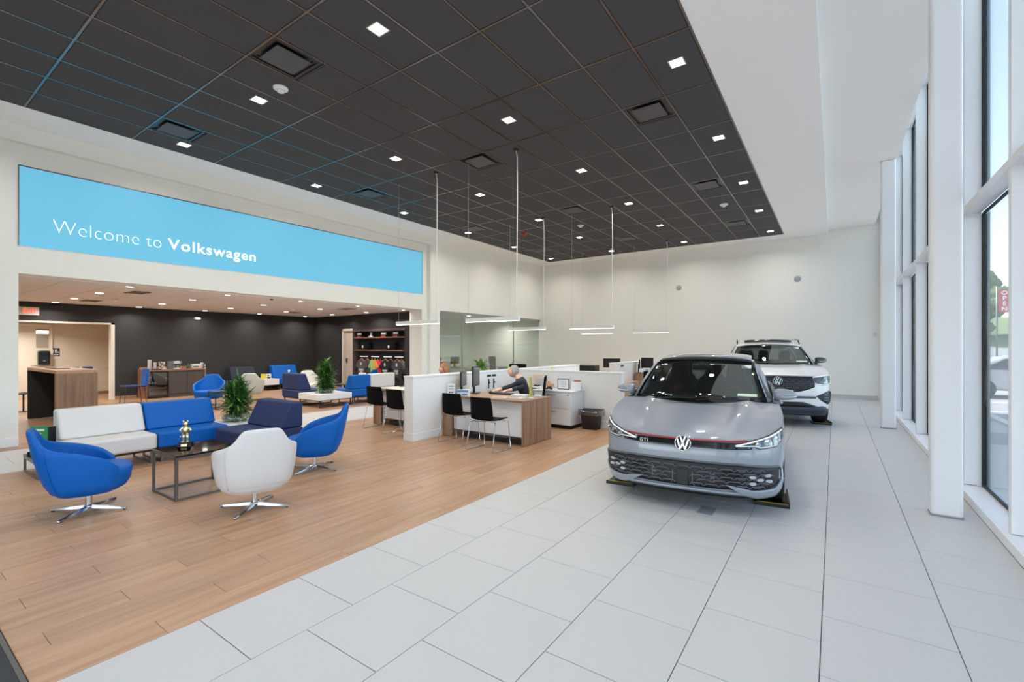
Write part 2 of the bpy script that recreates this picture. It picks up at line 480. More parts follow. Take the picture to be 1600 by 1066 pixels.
# ---- downlights of the main hall
dl0 = None
rowsY = [3.37, 5.88, 8.4, 11.0, 13.5, 16.1]
colsX = [-1.6, -4.15, -6.74, -9.3]
cn = ['column nearest the windows', 'second column from the windows', 'third column from the windows', 'column nearest the blue banner']
for i, x in enumerate(colsX):
    for j, y in enumerate([.85]+rowsY):
        if dl0 is None:
            t = dl0 = empty('downlight', (x, y, ZC+.003))
            MB().box(-.092, .092, -.092, -.078, -.010, .02).box(-.092, .092, .078, .092, -.010, .02).box(-.092, -.078, -.078, .078, -.010, .02).box(.078, .092, -.078, .078, -.010, .02).build('trim_ring', mat('lamp_trim', (205, 200, 190), .4), t)
            MB().box(-.078, .078, -.078, .078, -.006, -.001).build('lens', LIGHTM, t)
            lamp_light('lamp', t, (0, 0, -.02), CEIL_W, .17)
        else:
            t = copy_tree(dl0); t.location = (x, y, ZC+.003)
        far = ['just above the camera', 'nearest in view', 'second nearest', 'third nearest', 'fourth nearest', 'fifth nearest', 'farthest'][j]
        tag(t, 'square recessed ceiling light, %s in the %s' % (far, cn[i]), 'ceiling light', 'square recessed lights of the black ceiling')
# ---- vents of the main ceiling
vm = mat('vent_black', (34, 34, 36), .3, metal=.3); vp = mat('vent_plate', (78, 78, 82), .5)
v0 = None
for (x, y, i, j) in vent_tiles:
    if v0 is None:
        t = v0 = empty('ceiling_vent')
        b = MB()
        for q in range(3):
            r0, r1, z = .31-.035*q, .27-.035*q, -.003+.012*q
            for (a0, a1, b0, b1) in ((-r0, r0, -r0, -r1), (-r0, r0, r1, r0), (-r0, -r1, -r1, r1), (r1, r0, -r1, r1)):
                b.box(a0, a1, b0, b1, z, z+.005)
        b.build('frame', vm, t)
        MB().box(-.21, .21, -.21, .21, -.022, -.01).build('plate', vp, t, bev=.004)
        MB().box(-.3, .3, -.3, .3, .03, .034).build('backing', BLACKP, t)
    else: t = copy_tree(v0)
    t.location = (x, y, ZC+.004)
    side = {1: 'window side', 6: 'middle', 11: 'banner side'}[i]
    tag(t, 'square black ceiling diffuser, %s in the %s row' % ({1: 'nearest', 4: 'second nearest', 7: 'third nearest', 10: 'farthest'}[j], side), 'vent', 'square ceiling diffusers')
# smoke detectors
def detector(x, y, z, lab, m=None):
    t = empty('smoke_detector', (x, y, z), 0, lab, 'smoke detector')
    m = m or TRIMW
    MB().lathe([(0, 0), (.095, 0), (.095, -.02), (.07, -.035), (0, -.035)], n=20).build('base', m, t)
    MB().lathe([(0, -.034), (.05, -.034), (.045, -.062), (.03, -.068), (0, -.068)], n=16).build('sensor_head', m, t)
detector(-6.18, 3.38, ZC, 'white round smoke detector beside the second column light, nearest in view')
detector(-6.04, 12.17, ZC, 'white round smoke detector far back in the middle of the black ceiling')
detector(-2.24, 12.39, ZC, 'white round smoke detector far back on the window side of the ceiling')
detector(-7.93, 12.06, ZC, 'red round fire alarm strobe on the far part of the black ceiling', mat('alarm_red', (190, 30, 26), .4))
# ---- pendants
PENDM = mat('white_fixture', (226, 226, 222), .4)
p0 = None
PD = [(-7.76, -6.53, 6.81, 'leftmost, over the left sales desk near the lounge opening'), (-5.82, -4.59, 6.83, 'the largest looking one, over the front walnut desk'),
      (-7.67, -6.5, 10.9, 'in front of the glass office, behind the front pair'), (-5.73, -4.57, 11.0, 'over the middle rear desks, in front of the back wall'),
      (-7.67, -6.5, 15.6, 'far back before the right end of the glass office'), (-5.69, -4.56, 15.6, 'farthest one, low before the back wall')]
for (xa, xb, y, lab) in PD:
    if p0 is None:
        t = p0 = empty('pendant_light')
        h = .615
        MB().box(-h, h, -.035, .035, .004, .072).build('housing', PENDM, t, bev=.004)
        MB().box(-h+.01, h-.01, -.03, .03, -.004, .004).build('diffuser', LIGHTS, t)
        MB().tube([(-h+.05, 0, .07), (-h+.05, 0, 3.05)], .003, 6).build('thin_cable', mat('cable_grey', (190, 190, 188), .5), t)
        MB().tube([(h-.07, 0, .07), (h-.055, .0, .35), (h-.05, 0, 1.2), (h-.04, .0, 2.2), (h-.05, .01, 2.9), (h-.07, 0, 3.05)], .009, 8).build('power_cable', mat('white_cable', (230, 228, 224), .5), t)
        MB().lathe([(0, 3.03), (.055, 3.03), (.055, 3.05), (0, 3.05)], h-.07, 0, 16).lathe([(0, 3.04), (.02, 3.04), (.02, 3.05), (0, 3.05)], -h+.05, 0, 12).build('canopy', BLACKP, t)
        ld = lamp_light('lamp', t, (0, 0, -.012), 7, .1)
        ld.data.shape = 'RECTANGLE'; ld.data.size = 1.15; ld.data.size_y = .06
    else: t = copy_tree(p0)
    t.location = ((xa+xb)/2, y, 2.065)
    tag(t, 'white linear pendant light bar, '+lab, 'pendant lamp', 'linear pendant lights')
# ---- glass office
gl = MB(); 
struct('wall_office', MB().box(-14.6, -14.45, 11.41, YB, 0, 2.9).box(-14.6, XW-.26, 11.37, 11.41, 0, 2.85), mat('office_wall', (200, 204, 196), .8))
struct('ceiling_office', MB().box(-14.6, XW-.26, 11.37, YB, 2.86, 2.95), mat('office_ceiling', (205, 208, 202), .85))
struct('floor_office', MB().box(-14.6, -10.62, 11.37, YB, -.1, 0), mat('office_floor', (150, 128, 106), .7))
GP = [11.13, 12.34, 12.94, 13.8, 14.71, 15.5, 16.61, 17.49]
for i in range(7):
    y0, y1 = GP[i], GP[i+1]
    w = MB().box(XW-.11, XW-.06, y0, y1, 0, .07).box(XW-.11, XW-.06, y0, y1, 2.70, 2.78)
    o = struct('window_%d' % (40+i), w, mat('alu_channel', (170, 172, 170), .35, metal=.7))
    MB().box(XW-.09, XW-.08, y0+.004, y1-.004, .05, 2.72).build('pane', GLASSO, o, clean=False)
    if i in (1, 5): MB().box(XW-.1, XW-.07, y0-.02, y0+.02, .05, 2.72).build('stile', mat('alu_channel', (170, 172, 170)), o)
    dd = MB()
    for k in range(int((y1-y0)/.17)):
        yy = y0+.1+.17*k; dd.box(XW-.079, XW-.077, yy, yy+.07, 1.68, 1.695)
    dd.build('safety_marks', mat('frost_grey', (150, 152, 150), .6), o)
for k, (x, y) in enumerate(((-12.3, 12.4), (-12.3, 14.6), (-12.3, 16.6))):
    t = empty('office_downlight', (x, y, 2.86), 0, 'round ceiling lamp inside the glass office, %s from the left' % ORD[k], 'ceiling light')
    MB().lathe([(0, -.008), (.07, -.008), (.085, 0)], n=16).build('lens', LIGHTM, t)
    lamp_light('lamp', t, (0, 0, -.02), 42, .15)
# ---- lounge shell
DW = mat('black_wall_paint', (40, 39, 38), .6, noise=.03, nscale=2)
dwl = MB().box(-18.05, -17.9, YF, 1.0, 0, 2.8).box(-18.05, -17.9, 1.0, 4.6, 2.29, 2.8).box(-18.05, -17.9, 4.6, 11.4, 0, 2.8)
struct('wall_lounge_back', dwl, DW)
struct('wall_lounge_right', MB().box(-17.9, -16.0, 11.22, 11.36, 0, 2.8).box(-16.0, -15.02, 11.22, 11.36, 2.3, 2.8).box(-15.02, -14.97, 11.0, 11.36, 0, 2.8).box(-14.97, -12.15, 11.0, 11.36, 2.22, 2.8).box(-12.15, XW-.2, 11.0, 11.36, 0, 2.8).box(-14.97, -12.15, 11.26, 11.36, 0, 2.3), DW)
HW = mat('cream_hall_paint', (214, 204, 188), .8)
struct('wall_hall', MB().box(-20.6, -20.5, -.5, 6.0, 0, 2.5).box(-20.5, -18.05, 5.35, 5.45, 0, 2.5).box(-20.5, -18.05, .4, .5, 0, 2.5), HW)
struct('ceiling_hall', MB().box(-20.6, -18.0, -.5, 6.0, 2.4, 2.5), HW)
struct('trim_3', MB().box(-18.1, -17.885, 4.57, 4.66, 0, 2.31).box(-18.1, -17.885, 1.0, 4.66, 2.26, 2.31), mat('cream_trim', (222, 214, 200), .6))
struct('baseboard_hall', MB().box(-20.5, -20.48, .5, 5.35, 0, .09).box(-20.5, -18.1, 5.33, 5.35, 0, .09).box(-17.9, -17.885, 4.66, 5.2, 0, .09), PLANKD)
for k, (x, y) in enumerate(((-19.3, 3.0), (-19.3, 1.6))):
    t = empty('hall_lamp', (x, y, 2.4), 0, 'ceiling lamp of the restroom hallway, %s from the right' % ORD[k], 'ceiling light')
    MB().lathe([(0, -.01), (.09, -.01), (.1, 0)], n=16).build('lens', LIGHTM, t)
    lamp_light('lamp', t, (0, 0, -.02), 42, .2)
LC = mat('lounge_ceiling_tile', (228, 227, 226), .9, noise=.03, nscale=60)
lc = struct('ceiling_lounge', MB().box(-17.95, -11.2, YF, 11.3, 2.82, 2.9).box(-11.35, XW-.5, YF, 11.3, 2.77, 2.85), LC)
lt = {}
for i in range(5):
    for j in range(17):
        x0, y0 = -11.37-1.22*(i+1), -1.32+.725*j
        x1, y1 = max(x0, -17.9), 0
        k = round(x0+1.22-x1, 3)
        if k < .1: continue
        if k not in lt:
            me = MB().box(-k/2+.006, k/2-.006, -.356, .356, 0, .02).mesh('ceiling_tile'); me.materials.append(LC); lt[k] = me
        o = bpy.data.objects.new('ceiling_tile', lt[k]); COL.objects.link(o); o.parent = lc
        o.location = (x1+k/2, y0+.36, 2.8)
l0 = None
for i, x in enumerate((-11.55, -13.5, -15.5, -17.3)):
    for j, y in enumerate((1.45, 3.25, 5.08, 6.88, 8.67, 10.45)):
        if l0 is None:
            t = l0 = empty('lounge_downlight')
            MB().lathe([(.075, 0), (.095, 0), (.095, -.008), (.075, -.008)], n=20).build('trim_ring', TRIMW, t)
            MB().lathe([(0, -.005), (.076, -.005), (.076, 0)], n=20).build('lens', LIGHTM, t)
            lamp_light('lamp', t, (0, 0, -.014), ROOM_W, .14, (1, .95, .9), 150, 'DISK')
        else: t = copy_tree(l0)
        t.location = (x, y, 2.8)
        tag(t, 'round recessed lounge ceiling light, %s row from the opening, %s from the left' % (ORD[i], ORD[j]), 'ceiling light', 'round recessed lights of the lounge')
for (x, y, lab) in ((-12.68, 3.26+.45, 'nearer of the two'), (-15.96, 3.27+.4, 'farther of the two'), (-12.72, 9.1, 'right nearer of the four'), (-15.65, 9.0, 'right farther of the four')):
    t = empty('lounge_vent', (x, y, 2.8), 0, 'slotted lounge ceiling vent, %s among the lounge lights' % lab, 'vent')
    b = MB()
    for k in range(5): b.box(-.28, .28, -.14+.055*k, -.115+.055*k, -.012, -.002)
    b.box(-.3, .3, -.17, -.15, -.014, 0).box(-.3, .3, .13, .15, -.014, 0)
    b.build('louvre', mat('vent_taupe', (130, 118, 108), .6), t)
    MB().box(-.3, .3, -.16, .14, -.003, -.001).build('backing', mat('vent_dark', (70, 62, 56), .8), t)
for (x, y, lab, m) in ((-15.23, 3.98, 'small white sprinkler disc on the left part of the lounge ceiling', TRIMW), (-14.21, 8.16, 'small white detector on the right part of the lounge ceiling', TRIMW), (-11.5, 6.06, 'dark dome security camera at the front edge of the lounge ceiling', mat('dome_grey', (60, 60, 62), .2))):
    t = empty('ceiling_sensor', (x, y, 2.8), 0, lab, 'sensor')
    MB().lathe([(0, 0), (.07, 0), (.07, -.02), (0, -.02)], n=16).build('base', TRIMW, t)
    MB().ball((0, 0, -.02), .045, .045, .03).build('dome', m, t)
# ---- exterior
SIDE = mat('concrete_walk', (196, 194, 188), .9, noise=.05, nscale=8)
ASPH = mat('asphalt', (150, 150, 152), .95, noise=.1, nscale=20)
struct('exterior_walk', MB().box(1.45, 3.0, YF-.2, 60, -.3, -.05), SIDE)
struct('exterior_bounce_slab', MB().box(-20, 20, -30, YF-.2, -.29, -.04), SIDE)  # unseen slab added behind the camera to bounce sunlight up to the ceiling
struct('exterior_lot', MB().box(3.0, 60, YF-.2, 90, -.3, -.16).box(-20, 3.0, 60, 90, -.3, -.16), ASPH)
struct('exterior_ground', MB().box(-60, 120, -100, 160, -.6, -.31), mat('lawn', (104, 122, 80), .95, noise=.2, nscale=2))
# ================================================================== FURNITURE
def lerp(a, b, t): return a+(b-a)*t
def interp(xs, ys, x):
    if x <= xs[0]: return ys[0]
    for i in range(len(xs)-1):
        if x <= xs[i+1]:
            t = (x-xs[i])/(xs[i+1]-xs[i]); t = t*t*(3-2*t)
            return lerp(ys[i], ys[i+1], t)
    return ys[-1]
def linterp(xs, ys, x):
    if x <= xs[0]: return ys[0]
    for i in range(len(xs)-1):
        if x <= xs[i+1]: return lerp(ys[i], ys[i+1], (x-xs[i])/(xs[i+1]-xs[i]))
    return ys[-1]
# ---- swivel tub chair. local +y is the direction the sitter faces
def tub_radius(a, z, g=1.0):
    """outer radius of the bucket; a: angle from the back (deg), z: height"""
    k = linterp([.19, .205, .23, .28, .42, .64, .84], [.60, .71, .81, .875, .95, 1.0, 1.02], z)
    hx, hy = .372*k*g, .345*k*g
    t = math.radians(a); s, c = abs(math.sin(t)), abs(math.cos(t))
    n = 2.7
    return (s**n/hx**n+c**n/hy**n)**(-1/n)
def make_tub(name, m, label, group='swivel tub chairs'):
    t = empty(name, label=label, cat='chair', group=group)
    A = [-126+7*k for k in range(37)]
    rows = []
    for a in A:
        aa = abs(a); ph = math.radians(a)
        h = linterp([0, 30, 36, 44, 58, 84, 108, 126], [.835, .828, .80, .69, .65, .60, .54, .44], aa)
        out, inn = [], []
        for k in range(11):
            z = .20+(h-.20)*(k/10)**.9
            r = tub_radius(aa, z)
            x, y = math.sin(ph)*r, -math.cos(ph)*r
            back = max(0, min(1, (75-aa)/30))
            y -= back*.075*max(0, z-.25)/.55
            x *= 1-back*.17*max(0, min(1, (z-.62)/.12))
            if aa > 100: y -= .0; x *= 1-.06*(aa-100)/26*max(0, (z-.3)/.2)
            out.append(Vector((x, y, z)))
            q = Vector((x, y)); d = q.length; q *= (d-.05)/d
            inn.append(Vector((q.x, q.y, z-(.010 if k == 10 else 0))))
        rows.append(out+[(out[-1]+inn[-1])/2+Vector((0, 0, .014))]+list(reversed(inn[3:])))
    b = MB(); b.grid(rows); n = len(rows[0])
    for q, rv in ((rows[0], 0), (rows[-1], 1)):
        for k in range(n//2-1):
            f = (k, k+1, n-2-k, n-1-k)
            b.add([q[i] for i in f], [(0, 1, 2, 3) if rv else (3, 2, 1, 0)], True)
    b.build('shell', m, t, sub=1)
    for s in (-1, 1):
        i = 18+s*7
        MB().tube([rows[i][k]*1.003 for k in range(1, 11)], .0022, 5).build('seam', m, t)
    sm = MB()
    def ring(g, z, up=0):
        o = []
        for k in range(40):
            a = -180+9*k; ph = math.radians(a); r = tub_radius(abs(a), z)*g
            f = max(0, (abs(a)-110)/70)
            o.append((math.sin(ph)*r, -math.cos(ph)*r+.022*f*min(1, (z-.19)/.1), z+up))
        return o
    sm.grid([[(0, 0, .192)]*40, ring(.60, .195), ring(.93, .205), ring(.975, .235), ring(.975, .29), ring(.97, .36), ring(.955, .40), ring(.90, .425), ring(.7, .43), [(0, .02, .432)]*40], True, True)
    sm.build('seat', m, t)
    MB().lathe([(0, .18), (.05, .18), (.05, .205), (0, .205)], n=16).lathe([(.026, .04), (.026, .19)], n=16).lathe([(0, .028), (.042, .03), (.042, .05), (.027, .058)], n=16).build('post', CHROME, t)
    for k in range(4):
        a = PI/4+PI/2*k+.12
        M = Matrix.Rotation(a, 4, 'Z')
        rows = []
        for (x, w, z0, z1) in ((.015, .021, .026, .058), (.14, .019, .018, .044), (.28, .016, .012, .03), (.335, .015, .008, .022), (.345, .011, .008, .018)):
            rows.append([M @ Vector(p) for p in ((x, -w, z0), (x, -w*.5, z1), (x, w*.5, z1), (x, w, z0))])
        g = MB().grid(rows, False, True); g.add(rows[0], [(0, 1, 2, 3)]); g.add(rows[-1], [(3, 2, 1, 0)])
        leg = g.build('leg', CHROME, t, bev=.002)
        MB().cyl(math.cos(a)*.325, math.sin(a)*.325, 0, .012, .014, 10).build('glide', BLACKP, leg)
    return t
def place(t, x, y, deg, z=0):
    t.location = (x, y, z); t.rotation_euler = (0, 0, math.radians(deg-90)); return t
G1 = 'chairs'
place(make_tub('tub_chair', BLUEF, 'bright blue swivel tub chair at far left, in front of the light grey sofa'), -5.98, 1.36, 78)
place(make_tub('tub_chair', GREYF, 'light grey swivel tub chair nearest the camera, its back turned to us'), -4.74, 2.33, 163)
place(make_tub('tub_chair', BLUEF, 'bright blue swivel tub chair on the right of the group, beside the navy sofa seat'), -5.6, 3.52, 234)
place(make_tub('tub_chair', BLUEF, 'blue swivel tub chair in the lounge, left of the near plant, facing the camera'), -13.85, 5.6, -35)
place(make_tub('tub_chair', mat('pale_sage_vinyl', (196, 200, 190), .5), 'pale swivel tub chair right of the near plant, seen from behind, before the dark wall'), -14.12, 6.82, 150)
place(make_tub('tub_chair', mat('pale_cream_vinyl', (208, 205, 196), .5), 'pale tub chair behind the second plant, left of its foliage'), -13.55, 8.35, -20)
place(make_tub('tub_chair', BLUEF, 'blue tub chair behind the blue sofa, in front of the shirt display'), -13.0, 10.0, 200)
# ---- modular sofas; local: +y front (sitter faces +y), x along the width
def sled(mb, x, y0, y1, z):
    mb.tube([(x, y0, .012), (x, y1, .012), (x, y1, z), (x, y0, z)], .012, 4, closed=True)
def make_sofa(name, w, m, label, group='modular lounge seats', depth=.80, bt=.78, legs=(1, 1)):
    t = empty(name, label=label, cat='sofa', group=group)
    h = w/2-.003
    MB().box(-h, h, -depth+.0, 0, .195, .408).build('seat', m, t, bev=.035, seg=4)
    b = MB()
    y0, y1, y2 = -depth+.012, -depth+.20, -depth+.375
    b.add([(-h, y0, .41), (h, y0, .41), (h, y2, .41), (-h, y2, .41), (-h, y0, bt), (h, y0, bt), (h, y1, bt), (-h, y1, bt)], [(0,3,2,1),(4,5,6,7),(0,1,5,4),(1,2,6,5),(2,3,7,6),(3,0,4,7)])
    b.build('backrest', m, t, bev=.03, seg=4)
    fr = MB().box(-h, h, -depth+.05, -depth+.08, .165, .194).box(-h, h, -.08, -.05, .165, .194)
    fr.box(-h, -h+.03, -depth+.05, -.05, .165, .194).box(h-.03, h, -depth+.05, -.05, .165, .194)
    fr.build('frame', DARKST, t, bev=.002)
    for s, on in zip((-1, 1), legs):
        if not on: continue
        q = s*(h-.05)
        MB().box(q-.012, q+.012, -depth+.05, -.05, 0, .024).box(q-.012, q+.012, -depth+.05, -depth+.074, .02, .17).box(q-.012, q+.012, -.074, -.05, .02, .17).build('leg', STEEL, t, bev=.002)
    return t
def put(t, x, y, deg): t.location = (x, y, 0); t.rotation_euler = (0, 0, math.radians(deg)); return t
# front group: sofas along Y facing +X  -> rotate -90 (local +y -> +x)
put(make_sofa('sofa', .90, GREYF, 'light grey vinyl sofa seat in front of the walnut bar table', legs=(1, 1)), -7.62, 2.0, -90)
put(make_sofa('sofa', .90, BLUEF, 'bright blue vinyl sofa seat joined to the right of the light grey one'), -7.62, 2.91, -90)
put(make_sofa('sofa', .97, NAVYF, 'navy fabric sofa seat right of the near potted plant', depth=.82), -7.0, 3.10, 180)
# corner table between them
def block_table(label, x0, x1, y0, y1, z0=.19, z1=.34):
    t = empty('corner_table', ((x0+x1)/2, (y0+y1)/2, 0), 0, label, 'table')
    a, b = (x1-x0)/2, (y1-y0)/2
    MB().box(-a, a, -b, b, z0, z1).build('top_block', LAMW, t, bev=.006)
    f = MB()
    for sx in (-1, 1):
        for sy in (-1, 1):
            px, py = sx*(a-.03), sy*(b-.03)
            f.box(px-.012, px+.012, py-.012, py+.012, 0, z0)
    for sx in (-1, 1): f.box(sx*(a-.03)-.012, sx*(a-.03)+.012, -b+.03, b-.03, 0, .022).box(sx*(a-.03)-.012, sx*(a-.03)+.012, -b+.03, b-.03, z0-.02, z0-.001)
    f.box(-a+.03, a-.03, -b+.018, -b+.042, z0-.02, z0-.001).box(-a+.03, a-.03, b-.042, b-.018, z0-.02, z0-.001)
    f.build('frame', DARKST, t, bev=.002)
    return t
block_table('white block corner table under the near plant, between blue and navy seats', -8.42, -7.5, 3.37, 3.94, z0=.24, z1=.385)
t = empty('bench_table', (-8.18, 1.43, 0), 0, 'low dark end table with a steel frame behind the left blue tub chair', 'table')
MB().box(-.38, .38, -.125, .125, .185, .215).build('tabletop', mat('dark_brown_top', (70, 62, 58), .3), t, bev=.003)
f = MB()
for yy in (-.11,): f.box(-.375, -.35, yy-.012, yy+.012, 0, .185).box(.35, .375, yy-.012, yy+.012, 0, .185).box(-.37, .37, yy-.012, yy+.012, 0, .022).box(-.37, .37, yy-.012, yy+.012, .165, .185)
for sx in (-.3625, .3625): f.box(sx-.012, sx+.012, .09, .114, 0, .185)
f.build('frame', STEEL, t, bev=.002)
# magazine holder
t = empty('magazine_rack', (-8.24, 1.42, .215), math.radians(38), 'black rack holding green car brochures between the blue tub chair and grey sofa', 'magazine rack')
MB().box(-.13, .13, -.04, .04, 0, .012).box(.118, .13, -.05, .05, 0, .37).box(-.13, -.118, -.05, .05, 0, .06).build('holder', BLACKP, t, bev=.002)
for k in range(4):
    mg = MB().box(-.115+.002*k, .115-.002*k, -.028+.013*k, -.02+.013*k, .012, .38-.006*k).build('magazine', mat('magazine_green', (52, 150, 88), .4) if k < 3 else LAMW, t)
for (q1, z0, z1) in ((.10, .10, .20), (.02, .28, .295), (.06, .32, .345)): MB().box(-.09, q1, -.0295, -.0285, z0, z1).build('cover_print', LAMW, t)
MB().box(-.07, .08, -.031, -.0295, .12, .17).build('cover_car', mat('print_grey', (90, 100, 110), .5), t)
# coffee table
t = empty('coffee_table', (-5.885, 2.25, 0), 0, 'black glass topped coffee table on a square steel tube frame, trophy on top', 'table')
a, b = .32, .31
MB().box(-a, a, -b, b, .447, .47).build('tabletop', BLACKG, t, bev=.003)
f = MB()
for sx in (-1, 1):
    for sy in (-1, 1): f.box(sx*(a-.012)-.012, sx*(a-.012)+.012, sy*(b-.012)-.012, sy*(b-.012)+.012, 0, .447)
for z in (0, .423):
    for s in (-1, 1): f.box(-a, a, s*(b-.012)-.012, s*(b-.012)+.012, z, z+.024).box(s*(a-.012)-.012, s*(a-.012)+.012, -b, b, z, z+.024)
f.build('frame', STEEL, t, bev=.002)
# trophy : a plain standing figure with hands on hips
GOLD = mat('pale_gold', (240, 224, 168), .28, metal=1)
t = empty('trophy', (-6.03, 2.2, .47), math.radians(50), 'small gold standing figure trophy on a black base on the coffee table', 'trophy')
b = MB()
b.add([(-.075,-.05,0),(.075,-.05,0),(.075,.05,0),(-.075,.05,0),(-.06,-.035,.05),(.06,-.035,.05),(.06,.035,.05),(-.06,.035,.05)], [(0,3,2,1),(4,5,6,7),(0,1,5,4),(1,2,6,5),(2,3,7,6),(3,0,4,7)])
b.build('base', BLACKG, t, bev=.003)
MB().add([(-.03,-.0485,.008),(.03,-.0485,.008),(.03,-.0405,.035),(-.03,-.0405,.035)], [(0,1,2,3)]).build('plaque', GOLD, t, solid=-.001)
g = MB()
for s in (-1, 1):
    g.tube([(s*.022, 0, .052), (s*.02, 0, .1), (s*.014, 0, .15)], [.012, .012, .018], 10).ball((s*.024, -.008, .056), .016, .022, .01)
    g.tube([(s*.026, 0, .215), (s*.055, -.002, .19), (s*.03, -.008, .155)], [.011, .009, .009], 8)
    g.ball((s*.022, 0, .285), .008, .006, .012)
g.tube([(0, 0, .14), (0, 0, .17), (0, 0, .21), (0, 0, .23)], [.022, .024, .03, .012], 12)
g.ball((0, -.002, .255), .026, .024, .026).tube([(-.01, .012, .15), (-.045, .03, .12), (-.062, .03, .1), (-.07, .03, .115)], [.007, .007, .006, .004], 8)
g.build('figure', GOLD, t)
# ---- second lounge group
t = block_table('white block corner table under the second plant, deeper in the lounge', -11.9, -10.95, 7.0, 8.0, .19, .345)
put(make_sofa('sofa', .88, NAVYF, 'navy two-tone seat block left of the far white block table, seen from behind', bt=.86, depth=.75), -12.36, 7.78, 0)
put(make_sofa('sofa', .62, BLUEF, 'blue seat right of the far white block table, seen from behind', bt=.80, depth=.75), -11.72, 8.34, 90)
put(make_sofa('sofa', .9, GREYF, 'pale seat right of the blue one, seen from behind beside the visitor chairs', bt=.81, depth=.75), -11.72, 9.11, 90)
# ---- seats along the dark wall
put(make_sofa('sofa', .85, mat('dark_navy_fabric', (36, 40, 54), .8, bump=.4, bscale=700), 'dark navy sofa against the black wall behind the near plant', bt=.86), -17.0, 8.2, -90)
put(make_sofa('sofa', .98, BLUEF, 'blue sofa against the black wall, right of the yellow leaflets', bt=.88), -17.0, 9.75, -90)
block_table('small white cube table between the navy and blue sofas at the black wall', -17.6, -16.95, 8.68, 9.22, .19, .41)
t = empty('leaflet_stand', (-17.0, 8.75, .41), math.radians(60), 'yellow and white leaflets standing on the white cube table by the black wall', 'leaflets')
MB().box(-.16, 0, -.01, .01, 0, .2).build('yellow_leaflet', mat('leaflet_yellow', (236, 214, 70), .5), t)
MB().box(.01, .17, -.01, .01, 0, .2).build('white_leaflet', LAMW, t)
MB().box(.04, .14, -.012, -.01, .03, .08).box(.05, .1, -.012, -.01, .11, .15).build('print', BLACKP, t)
# side table + wire table near blue tub chair
t = empty('side_table', (-13.05, 5.55, 0), 0, 'small dark wire frame side table in front of the blue lounge tub chair', 'table')
f = MB()
for sx in (-.2, .2):
    for sy in (-.2, .2): f.box(sx-.01, sx+.01, sy-.01, sy+.01, 0, .44)
for z in (0, .42):
    for s in (-.2, .2): f.box(-.2, .2, s-.01, s+.01, z, z+.02).box(s-.01, s+.01, -.2, .2, z, z+.02)
f.build('frame', DARKST, t, bev=.002)
MB().box(-.21, .21, -.21, .21, .44, .455).build('tabletop', mat('dark_brown_top', (70, 62, 58)), t, bev=.003)
t = empty('side_table', (-12.5, 8.85, 0), .3, 'low dark side table in front of the far blue and pale seats', 'table')
MB().box(-.25, .25, -.25, .25, .42, .445).build('tabletop', mat('dark_brown_top', (70, 62, 58)), t, bev=.003)
MB().cyl(0, 0, 0, .02, .18, 20).cyl(0, 0, .02, .42, .02, 10).build('base', DARKST, t)
t = empty('leaflet_holder', (-12.25, 9.3, .0), math.radians(35), 'white printed card in a slanted stand right of the second plant', 'leaflets')
MB().cyl(0, 0, 0, .015, .12, 16).cyl(0, 0, .015, .5, .01, 8).build('stand', DARKST, t)
M = Matrix.Translation((0, 0, .5)) @ Matrix.Rotation(math.radians(-20), 4, 'X')
MB().box(-.11, .11, -.005, .005, 0, .28, M).build('card', LAMW, t)
MB().box(-.08, -.03, -.008, -.006, .05, .24, M).box(.01, .07, -.008, -.006, .15, .24, M).box(.02, .08, -.008, -.006, .04, .1, M).build('print', BLACKP, t)
t = empty('paper_cup', (-12.55, 7.1, .862), 0, 'white paper cup on top of the far navy seat back', 'cup')
MB().lathe([(0, 0), (.022, 0), (.03, .08), (.026, .08), (.02, .006), (0, .006)], n=14).build('body', LAMW, t)
